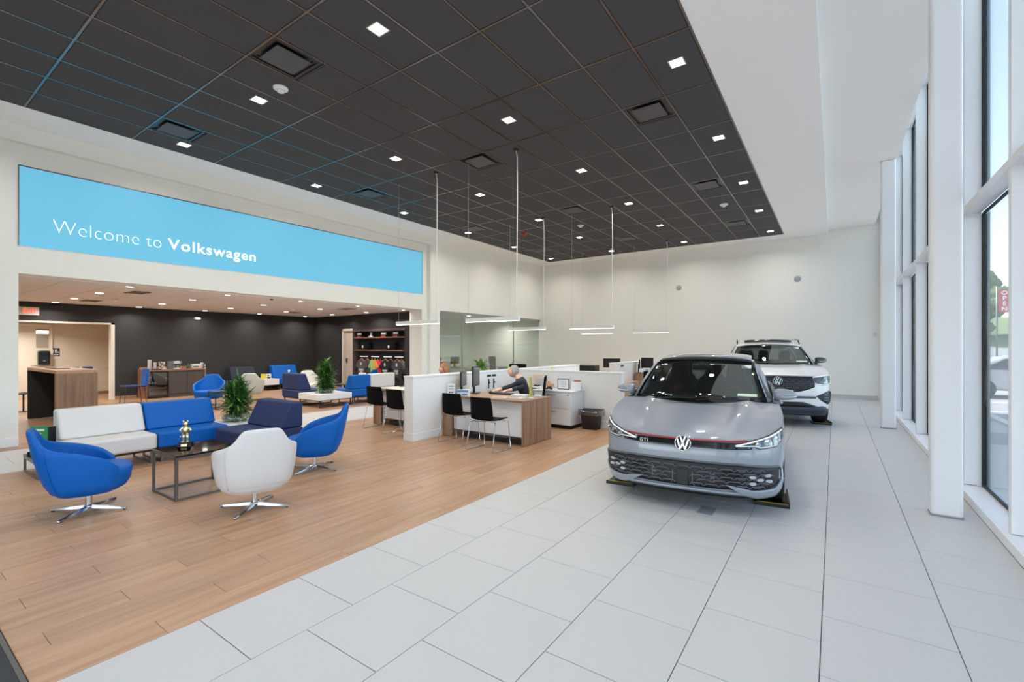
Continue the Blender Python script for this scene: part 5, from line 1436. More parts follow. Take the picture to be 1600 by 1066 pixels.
# desk items
t = empty('brochure_stand', (-5.70, 6.28, .73), math.radians(20), 'white card stand with small print on the front walnut desk beside the low wall', 'card stand')
MB().box(-.07, .07, -.02, 0, 0, .20).build('card', LAMW, t, bev=.002); MB().box(-.075, .075, 0, .05, 0, .01).build('foot', LAMW, t)
b = MB()
for z in (.155, .14, .10, .05): b.box(-.045, .045, -.0215, -.0205, z, z+.006)
b.box(-.04, -.01, -.0215, -.0205, .03, .05).box(.005, .035, -.0215, -.0205, .03, .05).build('print', mat('print_dark', (60, 66, 80), .5), t)
t = empty('card_box', (-5.36, 6.22, .73), math.radians(22), 'blue and white printed card box on the front walnut desk before the monitors', 'box')
MB().box(-.105, .105, -.05, .05, 0, .11).build('carton', LAMW, t, bev=.002)
b = MB().box(-.10, .10, -.0515, -.0505, .07, .105).box(-.02, .08, -.0515, -.0505, .018, .045).box(-.09, -.06, -.0515, -.0505, .02, .05)
b.build('blue_print', mat('print_blue', (110, 150, 200), .5), t)
t = empty('keyboard', (-4.98, 6.84, .73), math.radians(8), 'black keyboard on the front walnut desk in front of the man', 'keyboard')
MB().box(-.22, .22, -.07, .07, 0, .02).build('keyboard_base', BLACKP, t, bev=.004)
b = MB()
for i in range(14):
    for j in range(4): b.box(-.205+.03*i, -.18+.03*i, -.055+.03*j, -.03+.03*j, .0202, .026)
o = b.build('keys', mat('key_grey', (40, 40, 44), .5), t); tag(o, kind='stuff')
t = empty('mouse', (-5.28, 6.90, .73), 0, 'black computer mouse left of the keyboard on the front walnut desk', 'mouse')
MB().ball((0, 0, .015), .035, .055, .024).build('shell', BLACKP, t)
t = empty('notepad', (-4.55, 6.80, .73), math.radians(10), 'white notepad on the front walnut desk right of the keyboard', 'notepad')
MB().box(-.14, .14, -.09, .09, 0, .022).build('pages', LAMW, t, bev=.002)
for k, (x, y, r) in enumerate(((-4.72, 6.42, .3), (-4.42, 6.50, -.2), (-4.3, 6.62, .1))):
    t = empty('paper_sheet', (x, y, .7305+.002*k), r, 'printed paper sheet on the front walnut desk, %s from the left' % ORD[k], 'paper', 'papers on the front desk')
    MB().box(-.13, .13, -.09, .09, 0, .0015).build('sheet', mat('paper_white', (224, 222, 218), .7), t)
    MB().box(-.1, .09, -.06, -.02, .0016, .002).box(-.1, .02, .01, .05, .0016, .002).build('print', mat('print_grey', (90, 100, 110)), t)
t = empty('tape_box', (-4.22, 6.86, .73), .1, 'small white box at the right end of the front walnut desk', 'box')
MB().box(-.06, .06, -.03, .03, 0, .03).build('carton', LAMW, t, bev=.003)
t = empty('tall_card', (-4.30, 6.75, .73), .3, 'tall yellow lime flag card standing on the front walnut desk before the chair', 'card')
MB().box(-.012, .012, -.05, .05, 0, .34).build('card', mat('lime_yellow', (186, 176, 84), .5), t, bev=.003)
# papers pinned on the low wall
t = empty('wall_poster', (-5.812, 7.62, .86), 0, 'pair of printed black and white sheets on the long low wall behind the front desk', 'poster')
for k in (0, 1):
    q = MB().box(0, .002, -.16+.17*k, -.01+.17*k, -.16, .17).build('sheet', LAMW, t)
    MB().box(.0022, .003, -.155+.17*k, -.015+.17*k, .12, .165).box(.0022, .003, -.12+.17*k, -.08+.17*k, -.12, .08).box(.0022, .003, -.12+.17*k, -.05+.17*k, -.02, .02).build('print', BLACKP, q)
t = empty('wall_list', (-5.812, 7.25, .84), 0, 'faint text list pinned on the long low wall left of the poster pair', 'paper')
MB().box(0, .002, -.12, .10, -.16, .14).build('sheet', LAMW, t)
b = MB()
for k in range(7): b.box(.0022, .003, -.10, .07, -.13+.038*k, -.125+.038*k)
b.build('print', mat('print_faint', (180, 182, 186), .7), t)
for (x, y, lab) in ((-5.93, 8.45, 'yellow sticky note standing on top of the long low wall near the green plant'), (-4.95, 8.6, 'yellow sticky note on the cross wall cap above the man')):
    t = empty('sticky_note', (x, y, 1.10), .3, lab, 'note')
    MB().box(-.0, .004, -.15 if x < -5.5 else -.05, .15 if x < -5.5 else .05, 0, .045 if x < -5.5 else .07).build('note', mat('note_lime', (212, 222, 70), .5), t)
# small green plant behind the low wall
t = empty('desk_plant', (-6.42, 8.02, .78), 0, 'small green leafy plant behind the long low wall, above the monitors', 'plant')
MB().lathe([(0, 0), (.07, 0), (.09, .14), (.08, .14), (.06, .02), (0, .02)], n=16).build('pot', LAMW, t)
rnd = random.Random(5)
for k in range(70):
    o = bpy.data.objects.new('leaf', LEAVES[rnd.choice((1, 2, 3, 7))]); COL.objects.link(o); o.parent = t
    o.location = (rnd.uniform(-.04, .04), rnd.uniform(-.04, .04), rnd.uniform(.14, .36)); o.rotation_euler = (rnd.uniform(-.3, .3), -rnd.uniform(.1, 1.3), rnd.uniform(0, 6.28)); s = rnd.uniform(.9, 1.3); o.scale = (s, s*2.0, s)
t = empty('side_cabinet', (-6.42, 8.12, 0), 0, 'white side cabinet behind the long low wall, mostly hidden, under the small green plant', 'cabinet')
MB().box(-.3, .3, -.22, .22, 0, .775).build('body', LAMW, t, bev=.003); MB().box(-.31, .31, -.23, .23, .7755, .779).build('top', LAMW, t)
t = empty('office_chair', (-6.6, 9.75, 0), .4, 'black office chair back showing over the long low wall by the plant', 'chair')
MB().box(-.22, .22, -.03, .03, .6, 1.16).build('backrest', BLACKF, t, bev=.02); MB().box(-.24, .24, -.5, .0, .44, .5).build('seat', BLACKF, t, bev=.02); MB().cyl(0, -.25, .06, .44, .03, 10).cyl(0, -.25, 0, .06, .28, 20).build('base', BLACKP, t)
# filing cabinet
t = empty('filing_cabinet', (-4.58, 8.22, 0), 0, 'white two-drawer filing cabinet behind the front desk, framed certificate on top', 'cabinet')
MB().box(-.42, .42, -.24, .28, .07, .705).build('body', LAMW, t, bev=.003)
MB().box(-.44, .44, -.27, .28, .706, .735).build('top', LAMW, t, bev=.003)
MB().box(-.40, .40, -.22, .26, 0, .07).build('plinth', BLACKP, t)
for (z0, z1) in ((.08, .385), (.395, .70)):
    d = MB().box(-.415, .415, -.262, -.241, z0, z1).build('drawer', LAMW, t, bev=.003)
    MB().tube([(-.09, -.262, z1-.05), (-.09, -.285, z1-.05), (.09, -.285, z1-.05), (.09, -.262, z1-.05)], .006, 6).build('handle', STEEL, d)
MB().lathe([(0, 0), (.012, 0), (.012, .006), (0, .006)], n=12, M=Matrix.Translation((.36, -.263, .66)) @ Matrix.Rotation(PI/2, 4, 'X')).build('lock', STEEL, t)
t = empty('low_cabinet', (-5.375, 8.24, 0), 0, 'white low cabinet continuing left of the filing cabinet, behind the man', 'cabinet')
MB().box(-.34, .33, -.24, .26, .0, .705).build('body', LAMW, t, bev=.003); MB().box(-.35, .335, -.26, .26, .706, .735).build('top', WALNUTH, t, bev=.003)
def on_cab(name, x, y, rz, lab, cat): return empty(name, (x, y, .735), rz, lab, cat)
t = on_cab('certificate_frame', -4.50, 8.30, .12, 'black framed white certificate standing on the filing cabinet', 'picture frame')
MB().box(-.125, .125, -.012, .012, 0, .215).build('frame', BLACKP, t, bev=.003); MB().box(-.11, .11, -.0145, -.0125, .015, .20).build('certificate', LAMW, t)
b = MB()
for k, w in enumerate((.05, .03, .07, .05, .06)): b.box(-w, w, -.0155, -.0148, .05+.025*k, .054+.025*k)
b.build('print', mat('print_grey', (90, 100, 110)), t)
t = on_cab('file_box', -4.22, 8.34, .1, 'white open box with a reddish card in it right of the certificate', 'box')
MB().box(-.10, .10, -.05, .05, 0, .16).build('carton', LAMW, t, bev=.002); MB().box(-.07, .08, .0, .01, .16, .19).build('card', mat('red_card', (170, 96, 84), .6), t)
t = on_cab('figurine', -4.83, 8.30, 0, 'tan round figurine left of the certificate on the cabinet', 'figurine')
MB().ball((0, 0, .06), .055, .045, .06).ball((.06, -.01, .07), .05, .04, .045).ball((-.01, 0, .13), .03).build('body', mat('tan_plush', (196, 160, 124), .9), t)
t = on_cab('toy_car', -4.72, 8.10, .3, 'small black toy car on the cabinet before the certificate', 'toy')
MB().box(-.07, .07, -.03, .03, .012, .035).box(-.04, .045, -.026, .026, .035, .058).build('body', BLACKP, t, bev=.006)
w = MB()
for sx in (-.045, .045):
    for sy in (-.03, .03): w.ball((sx, sy, .014), .014, .008, .014, 8, 6)
w.build('wheels', RUBBER, t)
t = on_cab('picture_frame', -5.08, 8.34, .1, 'pale pink photo frame behind the chair on the low cabinet', 'picture frame')
MB().box(-.16, .16, -.012, .012, 0, .28).build('frame', mat('pale_pink', (226, 206, 192), .6), t, bev=.004); MB().box(-.10, .10, -.016, -.0125, .03, .2).build('photo', mat('photo_grey', (196, 196, 200), .4), t)
t = on_cab('white_toy_car', -5.02, 8.12, -.1, 'white model car with dark windows on the low cabinet behind the man', 'toy')
MB().box(-.1, .1, -.04, .04, .014, .05).build('body', LAMW, t, bev=.01); MB().box(-.06, .06, -.036, .036, .05, .08).build('cabin', BLACKG, t, bev=.008)
t = on_cab('paper_stack', -5.15, 8.08, .2, 'stack of papers and black tray on the low cabinet edge', 'papers')
MB().box(-.12, .12, -.03, .05, 0, .012).build('stack', BLACKP, t)
# waste bin
t = empty('waste_bin', (-3.88, 8.28, 0), 0, 'dark grey waste bin with a clear plastic liner at the low cross wall', 'waste bin')
def ring4(w, d, z, r=.03):
    o = []
    for (sx, sy, a0) in ((1, 1, 0), (-1, 1, 90), (-1, -1, 180), (1, -1, 270)):
        for k in range(5):
            a = math.radians(a0+22.5*k); o.append((sx*(w-r)+r*math.cos(a), sy*(d-r)+r*math.sin(a), z))
    return o
MB().grid([[(0, 0, .004)]*20, ring4(.15, .10, 0), ring4(.19, .13, .37), ring4(.195, .135, .375), ring4(.18, .12, .37), ring4(.14, .09, .02), [(0, 0, .02)]*20], True, True).build('bin', mat('bin_grey', (50, 50, 54), .55), t)
rnd = random.Random(2)
lr = []
for (w, d, z) in ((.205, .145, .27), (.215, .155, .33), (.21, .15, .385), (.185, .125, .385), (.175, .115, .33)):
    lr.append([(p[0]*rnd.uniform(.97, 1.04), p[1]*rnd.uniform(.97, 1.04), p[2]+rnd.uniform(-.025, .012)) for p in ring4(w, d, z)])
MB().grid(lr, True, True).build('liner', glass_mat('thin_film', (.86, .87, .88), .22, .15), t)
# things beyond
t = empty('phone', (-4.35, 10.85, .73), .15, 'black desk phone on the rear walnut desk by the cross wall end', 'phone')
MB().box(-.13, .13, -.09, .09, 0, .03).build('base', BLACKP, t, bev=.006); MB().tube([(-.08, -.08, .04), (-.08, 0, .06), (-.08, .08, .04)], .018, 8).build('handset', BLACKP, t)
t = empty('white_box', (-5.28, 14.98, .73), .2, 'small white carton with a blue mark by the second long low wall', 'box')
t.location = (-5.05, 14.98, .73)
MB().box(-.12, .10, -.05, .05, 0, .17).build('carton', LAMW, t, bev=.004); MB().box(-.02, .05, -.052, -.0505, .04, .12).build('mark', mat('print_blue', (110, 150, 200)), t)
t = empty('dark_bottle', (-4.62, 15.3, .73), 0, 'small dark bottle on the farthest desk right of the monitor', 'bottle')
MB().lathe([(0, 0), (.05, 0), (.05, .14), (.02, .18), (.02, .24), (0, .24)], n=12).build('body', mat('bottle_dark', (80, 86, 74), .2), t)
t = empty('pen_cup', (-4.25, 15.2, .73), 0, 'white cup with a black pen standing on the farthest desk', 'cup')
MB().lathe([(0, 0), (.045, 0), (.05, .12), (.045, .12), (.04, .006), (0, .006)], n=12).build('cup', LAMW, t); MB().tube([(0, 0, .01), (.06, 0, .3)], .007, 6).build('pen', BLACKP, t)
t = empty('wall_hook', (-5.466, 13.9, 1.0), 0, 'small dark hook on the side of the second long low wall', 'hook')
MB().box(0, .03, -.08, .08, -.025, .025).build('hook', DARKST, t, bev=.004)
t = empty('desk_printer', (-7.35, 15.2, .73), 0, 'flat dark printer on the far desk, left of the large dark monitor', 'printer')
MB().box(-.40, .45, -.2, .2, 0, .20).build('body', mat('printer_dark', (36, 36, 40), .5), t, bev=.01)
MB().box(-.46, -.41, -.18, .1, 0, .22).build('yellow_folder', mat('folder_yellow', (220, 190, 80), .6), t)
# ---- shirt wall
Y0 = 11.255
t = empty('display_board', (-13.56, 11.26, 0), 0, 'black slat display wall niche with a brown header and shirts, right of the lounge door', 'display')
NV = mat('display_navy', (32, 32, 42), .6)
MB().box(-1.4, 1.4, -.02, -.0, .3, 2.2).build('back_panel', NV, t)
b = MB()
for k in range(12): b.box(-1.4, 1.4, -.024, -.0205, .4+.15*k, .405+.15*k)
b.build('groove', mat('groove_blue', (60, 60, 78), .5), t)
MB().box(-1.42, 1.42, -.28, -.25, 2.16, 2.24).box(-1.42, -1.38, -.28, 0, .3, 2.2).build('header', mat('header_brown', (86, 72, 66), .5), t)
SHM = WALNUTH
for z in (1.93, 1.46):
    s_ = MB().box(-1.38, 1.25, -.26, -.03, z-.015, z+.015).build('shelf', SHM, t, bev=.002)
CR = mat('cap_charcoal', (40, 38, 42), .8); RD = mat('label_red', (150, 40, 46), .6)
def cap(x, z, lab, red=True):
    q = empty('boxed_cap', (x, Y0-.14, z), 0, lab, 'cap')
    MB().box(-.12, .12, -.06, .06, 0, .1).build('box', CR, q, bev=.01)
    MB().box(-.11, .11, -.063, -.061, .0, .055).build('label', RD if red else LAMW, q)
    MB().box(-.10, .12, -.065, -.02, .10, .16).build('card', LAMW, q, bev=.004)
for k, x in enumerate((-14.72, -13.33, -12.7)): cap(x, 1.946, 'cap box with white card and red label, %s from the left on top shelf' % ORD[k])
q = empty('model_car', (-14.1, Y0-.14, 1.946), 0, 'small white item on the top shelf between the cap boxes', 'model')
MB().box(-.1, .1, -.03, .03, 0, .04).box(.0, .06, -.03, .03, .04, .18).build('body', LAMW, q, bev=.006)
for k, x in enumerate((-14.45, -13.0)):
    q = empty('bag', (x, Y0-.14, 1.476), 0, 'black bag with a round white badge on the middle shelf, %s one' % ('left' if k == 0 else 'right'), 'bag')
    MB().box(-.17, .3, -.07, .07, 0, .28).build('body', BLACKF, q, bev=.02)
    MB().ball((-.03, -.072, .12), .045, .006, .055).build('badge', LAMW, q)
HM = mat('hanger_wood', (196, 140, 90), .5)
def shirt(x, y, rz, m, lab, z=1.10, w=.26, side=False, prints=False):
    q = empty('shirt', (x, y, z), rz, lab, 'shirt', 'shirts on the display wall')
    out = [(-.07, .0), (.07, .0), (w, -.07), (w+.13, -.26), (w+.02, -.31), (w-.03, -.22), (w-.03, -.60), (-w+.03, -.60), (-w+.03, -.22), (-w-.02, -.31), (-w-.13, -.26), (-w, -.07)]
    # split to convex-ish pieces
    M = Matrix.Rotation(PI/2, 4, 'X')
    b = MB()
    b.prism([(-.07, 0), (-w, -.07), (-w+.03, -.22), (-w+.03, -.60), (w-.03, -.60), (w-.03, -.22), (w, -.07), (.07, 0)], -.025, .025, M)
    for s in (-1, 1): b.prism([(s*w, -.07), (s*(w+.12), -.26), (s*(w+.01), -.31), (s*(w-.03), -.2)], -.02, .02, M)
    b.build('cloth', m, q, bev=.012)
    MB().tube([(-w+.06, 0, -.03), (0, 0, .05), (w-.06, 0, -.03)], .012, 6).tube([(0, 0, .05), (0, 0, .09), (.02, 0, .11), (.04, .02, .09)], .004, 6).build('hanger', HM, q)
    if prints:
        MB().box(-.04, .04, -.028, -.026, -.20, -.09).box(-.12, .12, -.028, -.026, -.40, -.33).box(-.05, .08, -.028, -.026, -.47, -.42).build('print', mat('shirt_print', (190, 190, 186), .7), q)
    return q
cols = [(-14.6, 'taupe', (84, 74, 74), 1), (-14.35, 'taupe', (84, 74, 74), 0), (-13.95, 'lime', (150, 190, 110), 0), (-13.83, 'orange', (226, 140, 60), 0), (-13.68, 'coral', (226, 96, 60), 0), (-13.62, 'pink', (220, 70, 110), 0), (-13.5, 'red orange', (206, 66, 36), 0),
        (-13.2, 'black', (24, 24, 28), 1), (-13.05, 'black', (24, 24, 28), 0), (-12.56, 'charcoal', (60, 64, 72), 1), (-12.42, 'grey', (110, 112, 118), 0)]
cols = [(-14.55, 'taupe brown printed', (84, 74, 74), 1, 0, .24), (-14.32, 'taupe brown plain', (80, 72, 72), 0, .06, .22),
        (-13.98, 'lime green', (150, 190, 110), 0, .0, .10), (-13.84, 'light orange', (232, 150, 70), 0, .03, .10), (-13.72, 'hot pink', (226, 70, 110), 0, .06, .10), (-13.60, 'red orange', (206, 66, 36), 0, .09, .10),
        (-13.22, 'black printed', (22, 22, 26), 1, 0, .22), (-13.02, 'black plain', (26, 26, 30), 0, .06, .2), (-12.62, 'dark grey printed', (58, 62, 70), 1, 0, .22), (-12.44, 'mid grey plain', (110, 112, 118), 0, .06, .2)]
for k, (x, nm, c, pr, dy, w) in enumerate(cols):
    shirt(x, Y0-.20+dy+.012*(k % 3), 0, mat('cloth_'+nm.replace(' ', '_'), c, .85), '%s shirt on a wooden hanger, %s from the left on the display wall' % (nm, (ORD+['ninth', 'tenth'])[k]), prints=bool(pr), w=w)
for k, x in enumerate((-14.42, -13.78, -13.1, -12.5)):
    q = empty('price_strip', (x, Y0-.19, 1.235), 0, 'white label strip above the hanging shirts, %s from the left' % ORD[k], 'label')
    MB().box(-.22, .22, -.01, .0, -.02, .02).build('strip', LAMW, q); MB().box(-.01, .01, 0, .15, -.01, .01).build('bracket', DARKST, q)
t = empty('door_1', (-15.5, 11.30, 0)); t['kind'] = 'structure'
DM = mat('taupe_door', (190, 176, 164), .5)
MB().box(-.40, .40, 0.02, .06, 0, 2.2).build('door_leaf', DM, t, bev=.003)
MB().box(-.48, -.41, -.09, .05, 0, 2.29).box(.41, .48, -.09, .05, 0, 2.29).box(-.48, .48, -.09, .05, 2.21, 2.29).build('door_frame', mat('door_frame', (206, 196, 186), .5), t, bev=.003)
MB().box(-.34, -.28, -.0, .02, .96, 1.14).tube([(-.31, .0, 1.06), (-.31, -.05, 1.06), (-.2, -.05, 1.06)], .011, 6).build('door_handle', DARKST, t)
# ================================================================== PEOPLE
SKIN = mat('skin', (214, 168, 146), .55); HAIRG = mat('hair_auburn', (150, 96, 58), .5, noise=.25, nscale=60); HAIRD = mat('hair_dark', (46, 36, 32), .5, noise=.3, nscale=60)
def person(name, loc, rz, cloth, pants, skin, label, lean=20, arms=None, hair=None, longhair=False, turn=0, headtilt=0, capm=None):
    """seated figure, local +y forward, hips at z .5"""
    t = empty(name, loc, rz, label, 'person')
    L = math.radians(lean)
    def sp(h): return Vector((0, math.sin(L)*h, .50+math.cos(L)*h))
    V = [sp(0), sp(.18), sp(.36), sp(.48), sp(.57)+Vector((0, .01, 0)), sp(.65)+Vector((0, .04, 0))]
    R = [(.15, .12), (.135, .105), (.165, .12), (.125, .095), (.062, .062), (.052, .056)]
    E = [(0, 1), (1, 2), (2, 3), (3, 4), (4, 5)]; C = [1, 0, 0, 0, 2, 2]
    def chain(start, pts, rad, cl):
        p = start
        for q, r, c in zip(pts, rad, cl):
            V.append(Vector(q)); R.append((r, r)); C.append(c); E.append((p, len(V)-1)); p = len(V)-1
        return p
    for s in (-1, 1):
        hip = sp(0)+Vector((s*.10, .02, -.02))
        chain(0, [hip, hip+Vector((s*.05, .40, .0)), hip+Vector((s*.05, .44, -.40)), hip+Vector((s*.05, .52, -.44))], [.095, .062, .042, .035], [1, 1, 1, 3])
        sh = sp(.475)+Vector((s*.185, 0, 0))
        el, wr, hd = arms[0 if s < 0 else 1]
        w = chain(3, [sh, el, (Vector(el)+Vector(wr))*.5, wr, hd], [.068, .052, .045, .030, .030], [0, 0, 0, 2, 2])
        d = (Vector(hd)-Vector(wr)).normalized(); side = d.cross(Vector((0, 0, 1))).normalized()
        for k in range(4):
            b0 = Vector(hd)+side*(-.03+.02*k); ln = (.034, .042, .04, .03)[k]
            chain(w, [b0+d*.02, b0+d*(.02+ln*.6)+Vector((0, 0, -.008)), b0+d*(.02+ln)+Vector((0, 0, -.022))], [.010, .009, .007], [2, 2, 2])
        b0 = Vector(wr)+d*.03-side*.03*s*-1
        chain(w-1, [b0+side*s*.012, b0+side*s*.02+d*.045+Vector((0, 0, -.01))], [.012, .009], [2, 2])
    me = bpy.data.meshes.new('body'); me.from_pydata([tuple(v) for v in V], E, [])
    o = bpy.data.objects.new('body', me); COL.objects.link(o)
    sk = o.modifiers.new('k', 'SKIN'); sk.use_smooth_shade = True; sb = o.modifiers.new('s', 'SUBSURF'); sb.levels = 1; sb.render_levels = 1
    for i, r in enumerate(R): me.skin_vertices[0].data[i].radius = r; me.skin_vertices[0].data[i].use_root = (i == 0)
    dg = bpy.context.evaluated_depsgraph_get(); m2 = bpy.data.meshes.new_from_object(o.evaluated_get(dg)); bpy.data.objects.remove(o)
    m2.materials.clear()
    for q in (cloth, pants, skin, BLACKP): m2.materials.append(q)
    for p in m2.polygons:
        c = p.center; i = min(range(len(V)), key=lambda i_: (V[i_]-c).length-R[i_][0]*.5); p.material_index = C[i]; p.use_smooth = True
    # head joined to the neck as part of the same mesh
    o = bpy.data.objects.new('body', m2); COL.objects.link(o); o.parent = t
    hc = sp(.69)+Vector((0, .06, .0)); M = Matrix.Translation(hc) @ Matrix.Rotation(math.radians(turn), 4, 'Z') @ Matrix.Rotation(math.radians(-headtilt), 4, 'X')
    h = MB(); rows = []
    for i in range(15):
        a = -PI/2+PI*i/14; z = math.sin(a)*.118; row = []
        for k in range(24):
            b_ = 2*PI*k/24; x, y = math.cos(a)*math.cos(b_), math.cos(a)*math.sin(b_)
            wx, wy = .074, .092
            if z < 0: wx *= 1-.25*(-z/.118)**1.5; 
            p = Vector((x*wx, y*wy+(.012 if z < 0 and y > 0 else 0), z))
            if y > .9 and -.05 < z < .03: p.y += .02*(1-abs(z+.02)/.05) if abs(z+.02) < .05 and abs(x) < .25 else 0
            if y > .8 and abs(abs(p.x)-.03) < .014 and 0 < z < .03: p.y -= .008
            row.append(M @ p)
        rows.append(row)
    h.grid(rows, True, True); hd_ = h.build('head', skin, t)
    for s in (-1, 1):
        h2 = MB().ball(M @ Vector((s*.074, -.005, -.0)), .012, .02, .028, 8, 6).build('ear', skin, hd_)
        MB().ball(M @ Vector((s*.03, .083, .012)), .011, .007, .007, 8, 6).build('eye', mat('eye_white', (230, 226, 220), .3), hd_)
        MB().ball(M @ Vector((s*.03, .090, .012)), .005, .003, .005, 8, 6).build('pupil', BLACKP, hd_)
    MB().add([M @ Vector(p) for p in ((-.011, .092, .01), (.011, .092, .01), (0, .095, .022), (-.016, .094, -.03), (.016, .094, -.03), (0, .122, -.022))], [(0,1,2),(0,3,5,2),(1,2,5,4),(0,1,4,3),(3,4,5)], True).build('nose', skin, hd_)
    MB().ball(M @ Vector((0, .096, -.052)), .024, .008, .006, 10, 6).build('mouth', mat('lips', (176, 104, 96), .5), hd_)
    hm = MB(); rows = []
    for i in range(11):
        a = PI/2-(PI*.62)*i/10; row = []
        for k in range(24):
            b_ = 2*PI*k/24; x, y = math.cos(a)*math.cos(b_), math.cos(a)*math.sin(b_); z = math.sin(a)*.128
            if y > .35: z = max(z, .045)
            row.append(M @ Vector((x*.084, y*.10-.004, z)))
        rows.append(row)
    hm.grid(rows, True, True)
    if longhair:
        rnd = random.Random(4)
        for k in range(34):
            a = math.radians(-172+164*k/33); x, y = math.cos(a)*.078, math.sin(a)*.088-.01
            hm.tube([M @ Vector((x, y, .05)), M @ Vector((x*1.25, y*1.2, -.06)), M @ Vector((x*1.45+rnd.uniform(-.01, .01), y*1.35, -.19)), M @ Vector((x*1.3, y*1.3+.01, -.29+rnd.uniform(-.03, .03)))], [.018, .02, .018, .006], 6)
    hm.build('hair', hair, t)
    return t
def wpt(loc, rz, p):   # world point -> local
    v = Vector(p)-Vector(loc); c, s = math.cos(-rz), math.sin(-rz); return Vector((c*v.x-s*v.y, s*v.x+c*v.y, v.z))
ml, mr = Vector((-4.90, 7.64, -.03)), math.radians(118)
person('person', ml, mr, mat('navy_jacket', (38, 42, 54), .8), mat('dark_trousers', (34, 34, 40), .8), SKIN, 'seated person in a dark navy jacket leaning over the front walnut desk', 21,
       [(wpt(ml, mr, (-5.13, 7.42, .84)), wpt(ml, mr, (-5.24, 7.06, .775)), wpt(ml, mr, (-5.26, 6.99, .77))), (wpt(ml, mr, (-4.92, 7.42, .82)), wpt(ml, mr, (-5.02, 7.10, .775)), wpt(ml, mr, (-5.04, 7.03, .77)))], mat('hair_grey', (150, 148, 144), .6), False, 5, -12)
t = empty('office_chair', (-4.84, 7.66, 0), mr, 'black mesh office chair under the person at the front walnut desk', 'chair')
MB().box(-.21, .21, -.05, -.01, .50, 1.04, Matrix.Translation((0, -.12, 0)) @ Matrix.Rotation(math.radians(6), 4, 'X')).build('backrest', BLACKF, t, bev=.03, seg=3)
MB().box(-.24, .24, -.22, .24, .36, .42).build('seat', BLACKF, t, bev=.02)
b = MB().cyl(0, 0, .06, .36, .03, 12)
for k in range(5): b.tube([(0, 0, .09), (.22*math.cos(k*2*PI/5), .22*math.sin(k*2*PI/5), .05)], [.025, .016], 8).ball((.22*math.cos(k*2*PI/5), .22*math.sin(k*2*PI/5), .028), .026)
b.build('base', BLACKP, t)
wl_, wr_ = Vector((-7.72, 8.95, 0)), math.radians(105)
person('person', (-6.98, 7.66, -.07), math.radians(132), mat('dark_floral_top', (70, 62, 70), .8, noise=.5, nscale=40), mat('dark_trousers', (34, 34, 40)), SKIN, 'person with long auburn hair seated behind the long low wall, facing left', 8,
       [((-.26, .18, .72), (-.2, .40, .74), (-.19, .46, .74)), ((.26, .18, .72), (.2, .40, .74), (.19, .46, .74))], HAIRG, True, 10, 0)
person('person', (-12.7, 13.85, -.02), math.radians(120), mat('grey_shirt', (110, 108, 112), .8), mat('dark_trousers', (34, 34, 40)), SKIN, 'dark haired person working inside the glass office, behind the panes', 30,
       [((-.26, .30, .74), (-.2, .46, .76), (-.19, .5, .76)), ((.26, .30, .74), (.2, .46, .76), (.19, .5, .76))], HAIRD, False, -20, -25)
# office furniture behind glass
for k, (x, y, rz) in enumerate(((-12.6, 12.5, .6), (-13.2, 14.75, .2), (-12.4, 16.3, -.1))):
    t = empty('office_desk', (x, y, 0), rz, 'grey desk inside the glass office, %s from the left' % ORD[k], 'desk')
    MB().box(-.7, .7, -.35, .35, .70, .73).box(-.7, -.67, -.35, .35, 0, .7).box(.67, .7, -.35, .35, 0, .7).build('desktop', mat('grey_laminate', (150, 152, 150), .5), t, bev=.002)
    m_ = monitor('monitor inside the glass office, %s from the left' % ORD[k], x, y, .73, rz+[2.6, 1.2, 3.0][k], .46, .30)
for k, (x, y, rz) in enumerate(((-11.9, 11.9, .9), (-11.5, 15.2, -.4))):
    t = empty('office_chair', (x, y, 0), rz, 'black office chair inside the glass office, %s one' % ('left' if k == 0 else 'right'), 'chair')
    MB().box(-.24, .24, -.05, 0, .6, 1.12).build('backrest', BLACKF, t, bev=.03); MB().box(-.24, .24, 0, .46, .42, .48).build('seat', BLACKF, t, bev=.02)
    MB().cyl(0, .22, .05, .42, .03, 10).cyl(0, .22, 0, .05, .28, 16).build('base', BLACKP, t)
# ================================================================== OUTSIDE
rnd = random.Random(11)
def tree(x, y, h, r, k):
    r = min(r, 3.2)
    t = empty('tree', (x, y, -.3), 0, 'hazy green tree beyond the road outside the windows, %s from the left' % (ORD+['ninth', 'tenth', 'eleventh', 'twelfth'])[k], 'tree', 'trees across the road')
    MB().tube([(0, 0, 0), (0, 0, h*.5)], [.25, .16], 8).build('trunk', mat('bark', (96, 84, 70), .9), t)
    b = MB()
    for q in range(70):
        a, e, q_ = rnd.uniform(0, 6.28), rnd.uniform(-1, 1), rnd.random()**.5; rr = r*rnd.uniform(.14, .27)
        w_ = math.sqrt(max(.05, 1-e*e))
        b.ball((math.cos(a)*r*.85*w_*q_, math.sin(a)*r*.85*w_*q_, h*.66+e*h*.30), rr, rr, rr*.85, 8, 6)
    vs = []
    for v in b.v: vs.append(tuple(c+rnd.uniform(-.14, .14) for c in v))
    b.v = vs
    b.build('crown', mat('tree_green', (104, 122, 82), .9, noise=.4, nscale=1.5), t)
for k in range(8): tree(5+7.4*k+rnd.uniform(-.3, .3), 72+rnd.uniform(-4, 4), rnd.uniform(9.5, 12.5), rnd.uniform(3.0, 4.2), k)
hill = MB(); rows = []
for i in range(9):
    rows.append([(-10+14*k, 60+8*i, -.3+(1-(i/8-1)**2)*(7+2.5*math.sin(k*1.3)+1.5*math.sin(k*2.9+i))) for k in range(14)])
struct('exterior_hill', hill.grid(rows), mat('hill_green', (112, 128, 92), .95, noise=.35, nscale=.6))
t = empty('road_wall', (40, 50, 0), 0, 'long pale guard wall along the road outside', 'wall')
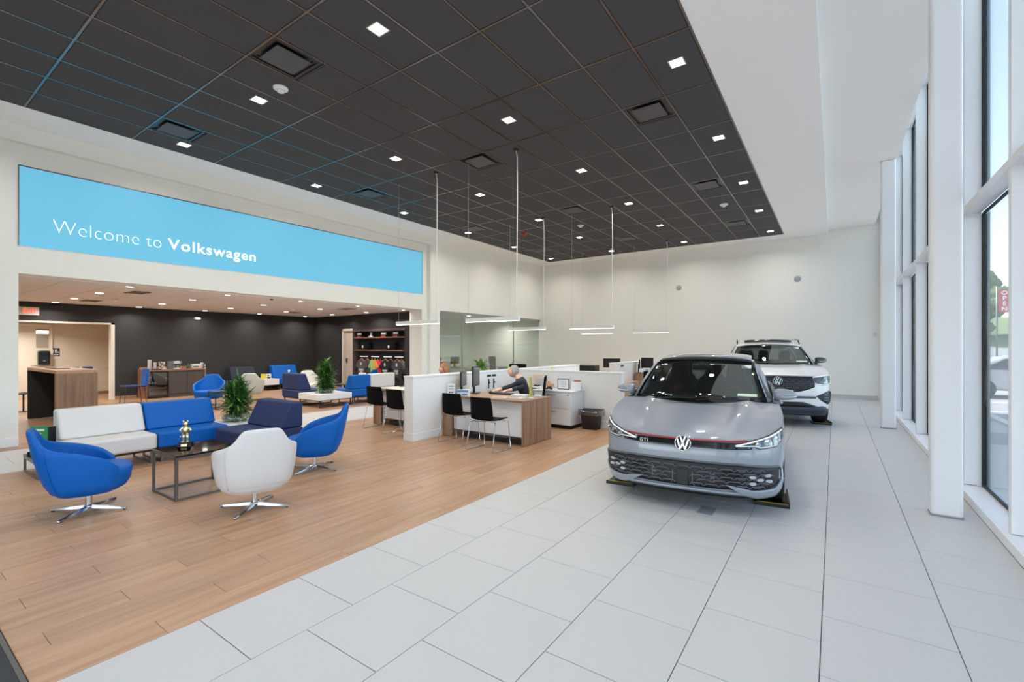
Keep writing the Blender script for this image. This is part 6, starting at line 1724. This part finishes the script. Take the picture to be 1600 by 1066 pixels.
MB().box(-34, 60, -.2, .2, -.3, 1.5).build('wall', mat('pale_wall', (210, 208, 202), .9), t)
t = empty('open_sign', (6.35, 31.3, -.16), 0, 'red vertical OPEN flag sign on a pole outside the near window', 'sign')
MB().tube([(0, 0, 0), (0, 0, 4.6)], .035, 8).build('pole', STEEL, t)
MB().box(.06, .44, -.015, .015, 3.38, 4.45).build('flag', mat('flag_red', (176, 62, 62), .7), t)
for k, ch in enumerate('OPEN'):
    text('lettering', ch, .27, LAMW, t, Matrix.Translation((.25, -.02, 4.30-.255*k)) @ Matrix.Rotation(PI/2, 4, 'X'), .002, .004)
def outside_car(x, y, rz, m, lab):
    t = empty('parked_car', (x, y, -.16), rz, lab, 'car')
    pr = [(-2.2, .35), (-2.15, .75), (-1.3, .92), (-.6, 1.38), (.9, 1.42), (1.7, 1.0), (2.2, .95), (2.25, .4), (1.7, .28), (-1.7, .28)]
    M = Matrix.Rotation(PI/2, 4, 'X')
    MB().prism(pr, -.88, .88, M).build('body', m, t, bev=.08, seg=3)
    for s in (-1, 1):
        w = [(-1.1, .93), (-.55, 1.31), (.2, 1.34), (.2, .95)]; w2 = [(.28, .95), (.28, 1.34), (.85, 1.35), (1.45, 1.0)]
        for q in (w, w2): MB().prism(q, s*.885-.004, s*.885+.004, M).build('side_window', mat('dark_window', (60, 68, 74), .1), t)
        for wx in (-1.4, 1.4):
            MB().lathe([(0, -.1), (.3, -.1), (.33, -.06), (.33, .06), (.3, .1), (0, .1)], n=24, M=Matrix.Translation((wx, s*.80, .33)) @ Matrix.Rotation(PI/2, 4, 'X')).build('wheel', RUBBER, t)
            MB().lathe([(0, .0), (.2, 0), (.21, .01), (0, .02)], n=20, M=Matrix.Translation((wx, s*.9, .33)) @ Matrix.Rotation(PI/2*s, 4, 'X')).build('hub', STEEL, t)
outside_car(5.4, 23.2, math.radians(190), mat('silver_paint', (176, 174, 176), .3, coat=1), 'silver grey car parked outside the near window')
outside_car(7.0, 27.6, math.radians(188), mat('white_paint_out', (226, 228, 230), .3, coat=1), 'white car parked behind the silver one outside')
outside_car(12.0, 34.0, math.radians(90), mat('blue_grey_paint', (90, 104, 124), .3, coat=1), 'blue grey car parked further away outside')
t = empty('kerb', (0, 0, 0), 0, 'white painted concrete kerb line between walk and parking lot outside', 'kerb')
MB().box(2.92, 3.08, -2.5, 36, -.3, -.0).build('kerbstone', mat('kerb_white', (222, 220, 214), .9), t)
t = empty('tactile_mat', (2.35, 11.8, -.05), 0, 'grey tactile paving mat on the walk outside the near window', 'paving')
MB().box(-.5, .5, -.7, .7, 0, .01).build('mat', mat('tactile_grey', (150, 150, 150), .9), t)
for k in range(4):
    t = empty('parking_line', (5.7, 12.5+2.8*k, -.16), .15, 'white painted parking line outside, %s from the near end' % ORD[k], 'road marking')
    MB().box(-2.6, 2.6, -.06, .06, 0, .004).build('paint', mat('line_white', (230, 230, 228), .8), t)
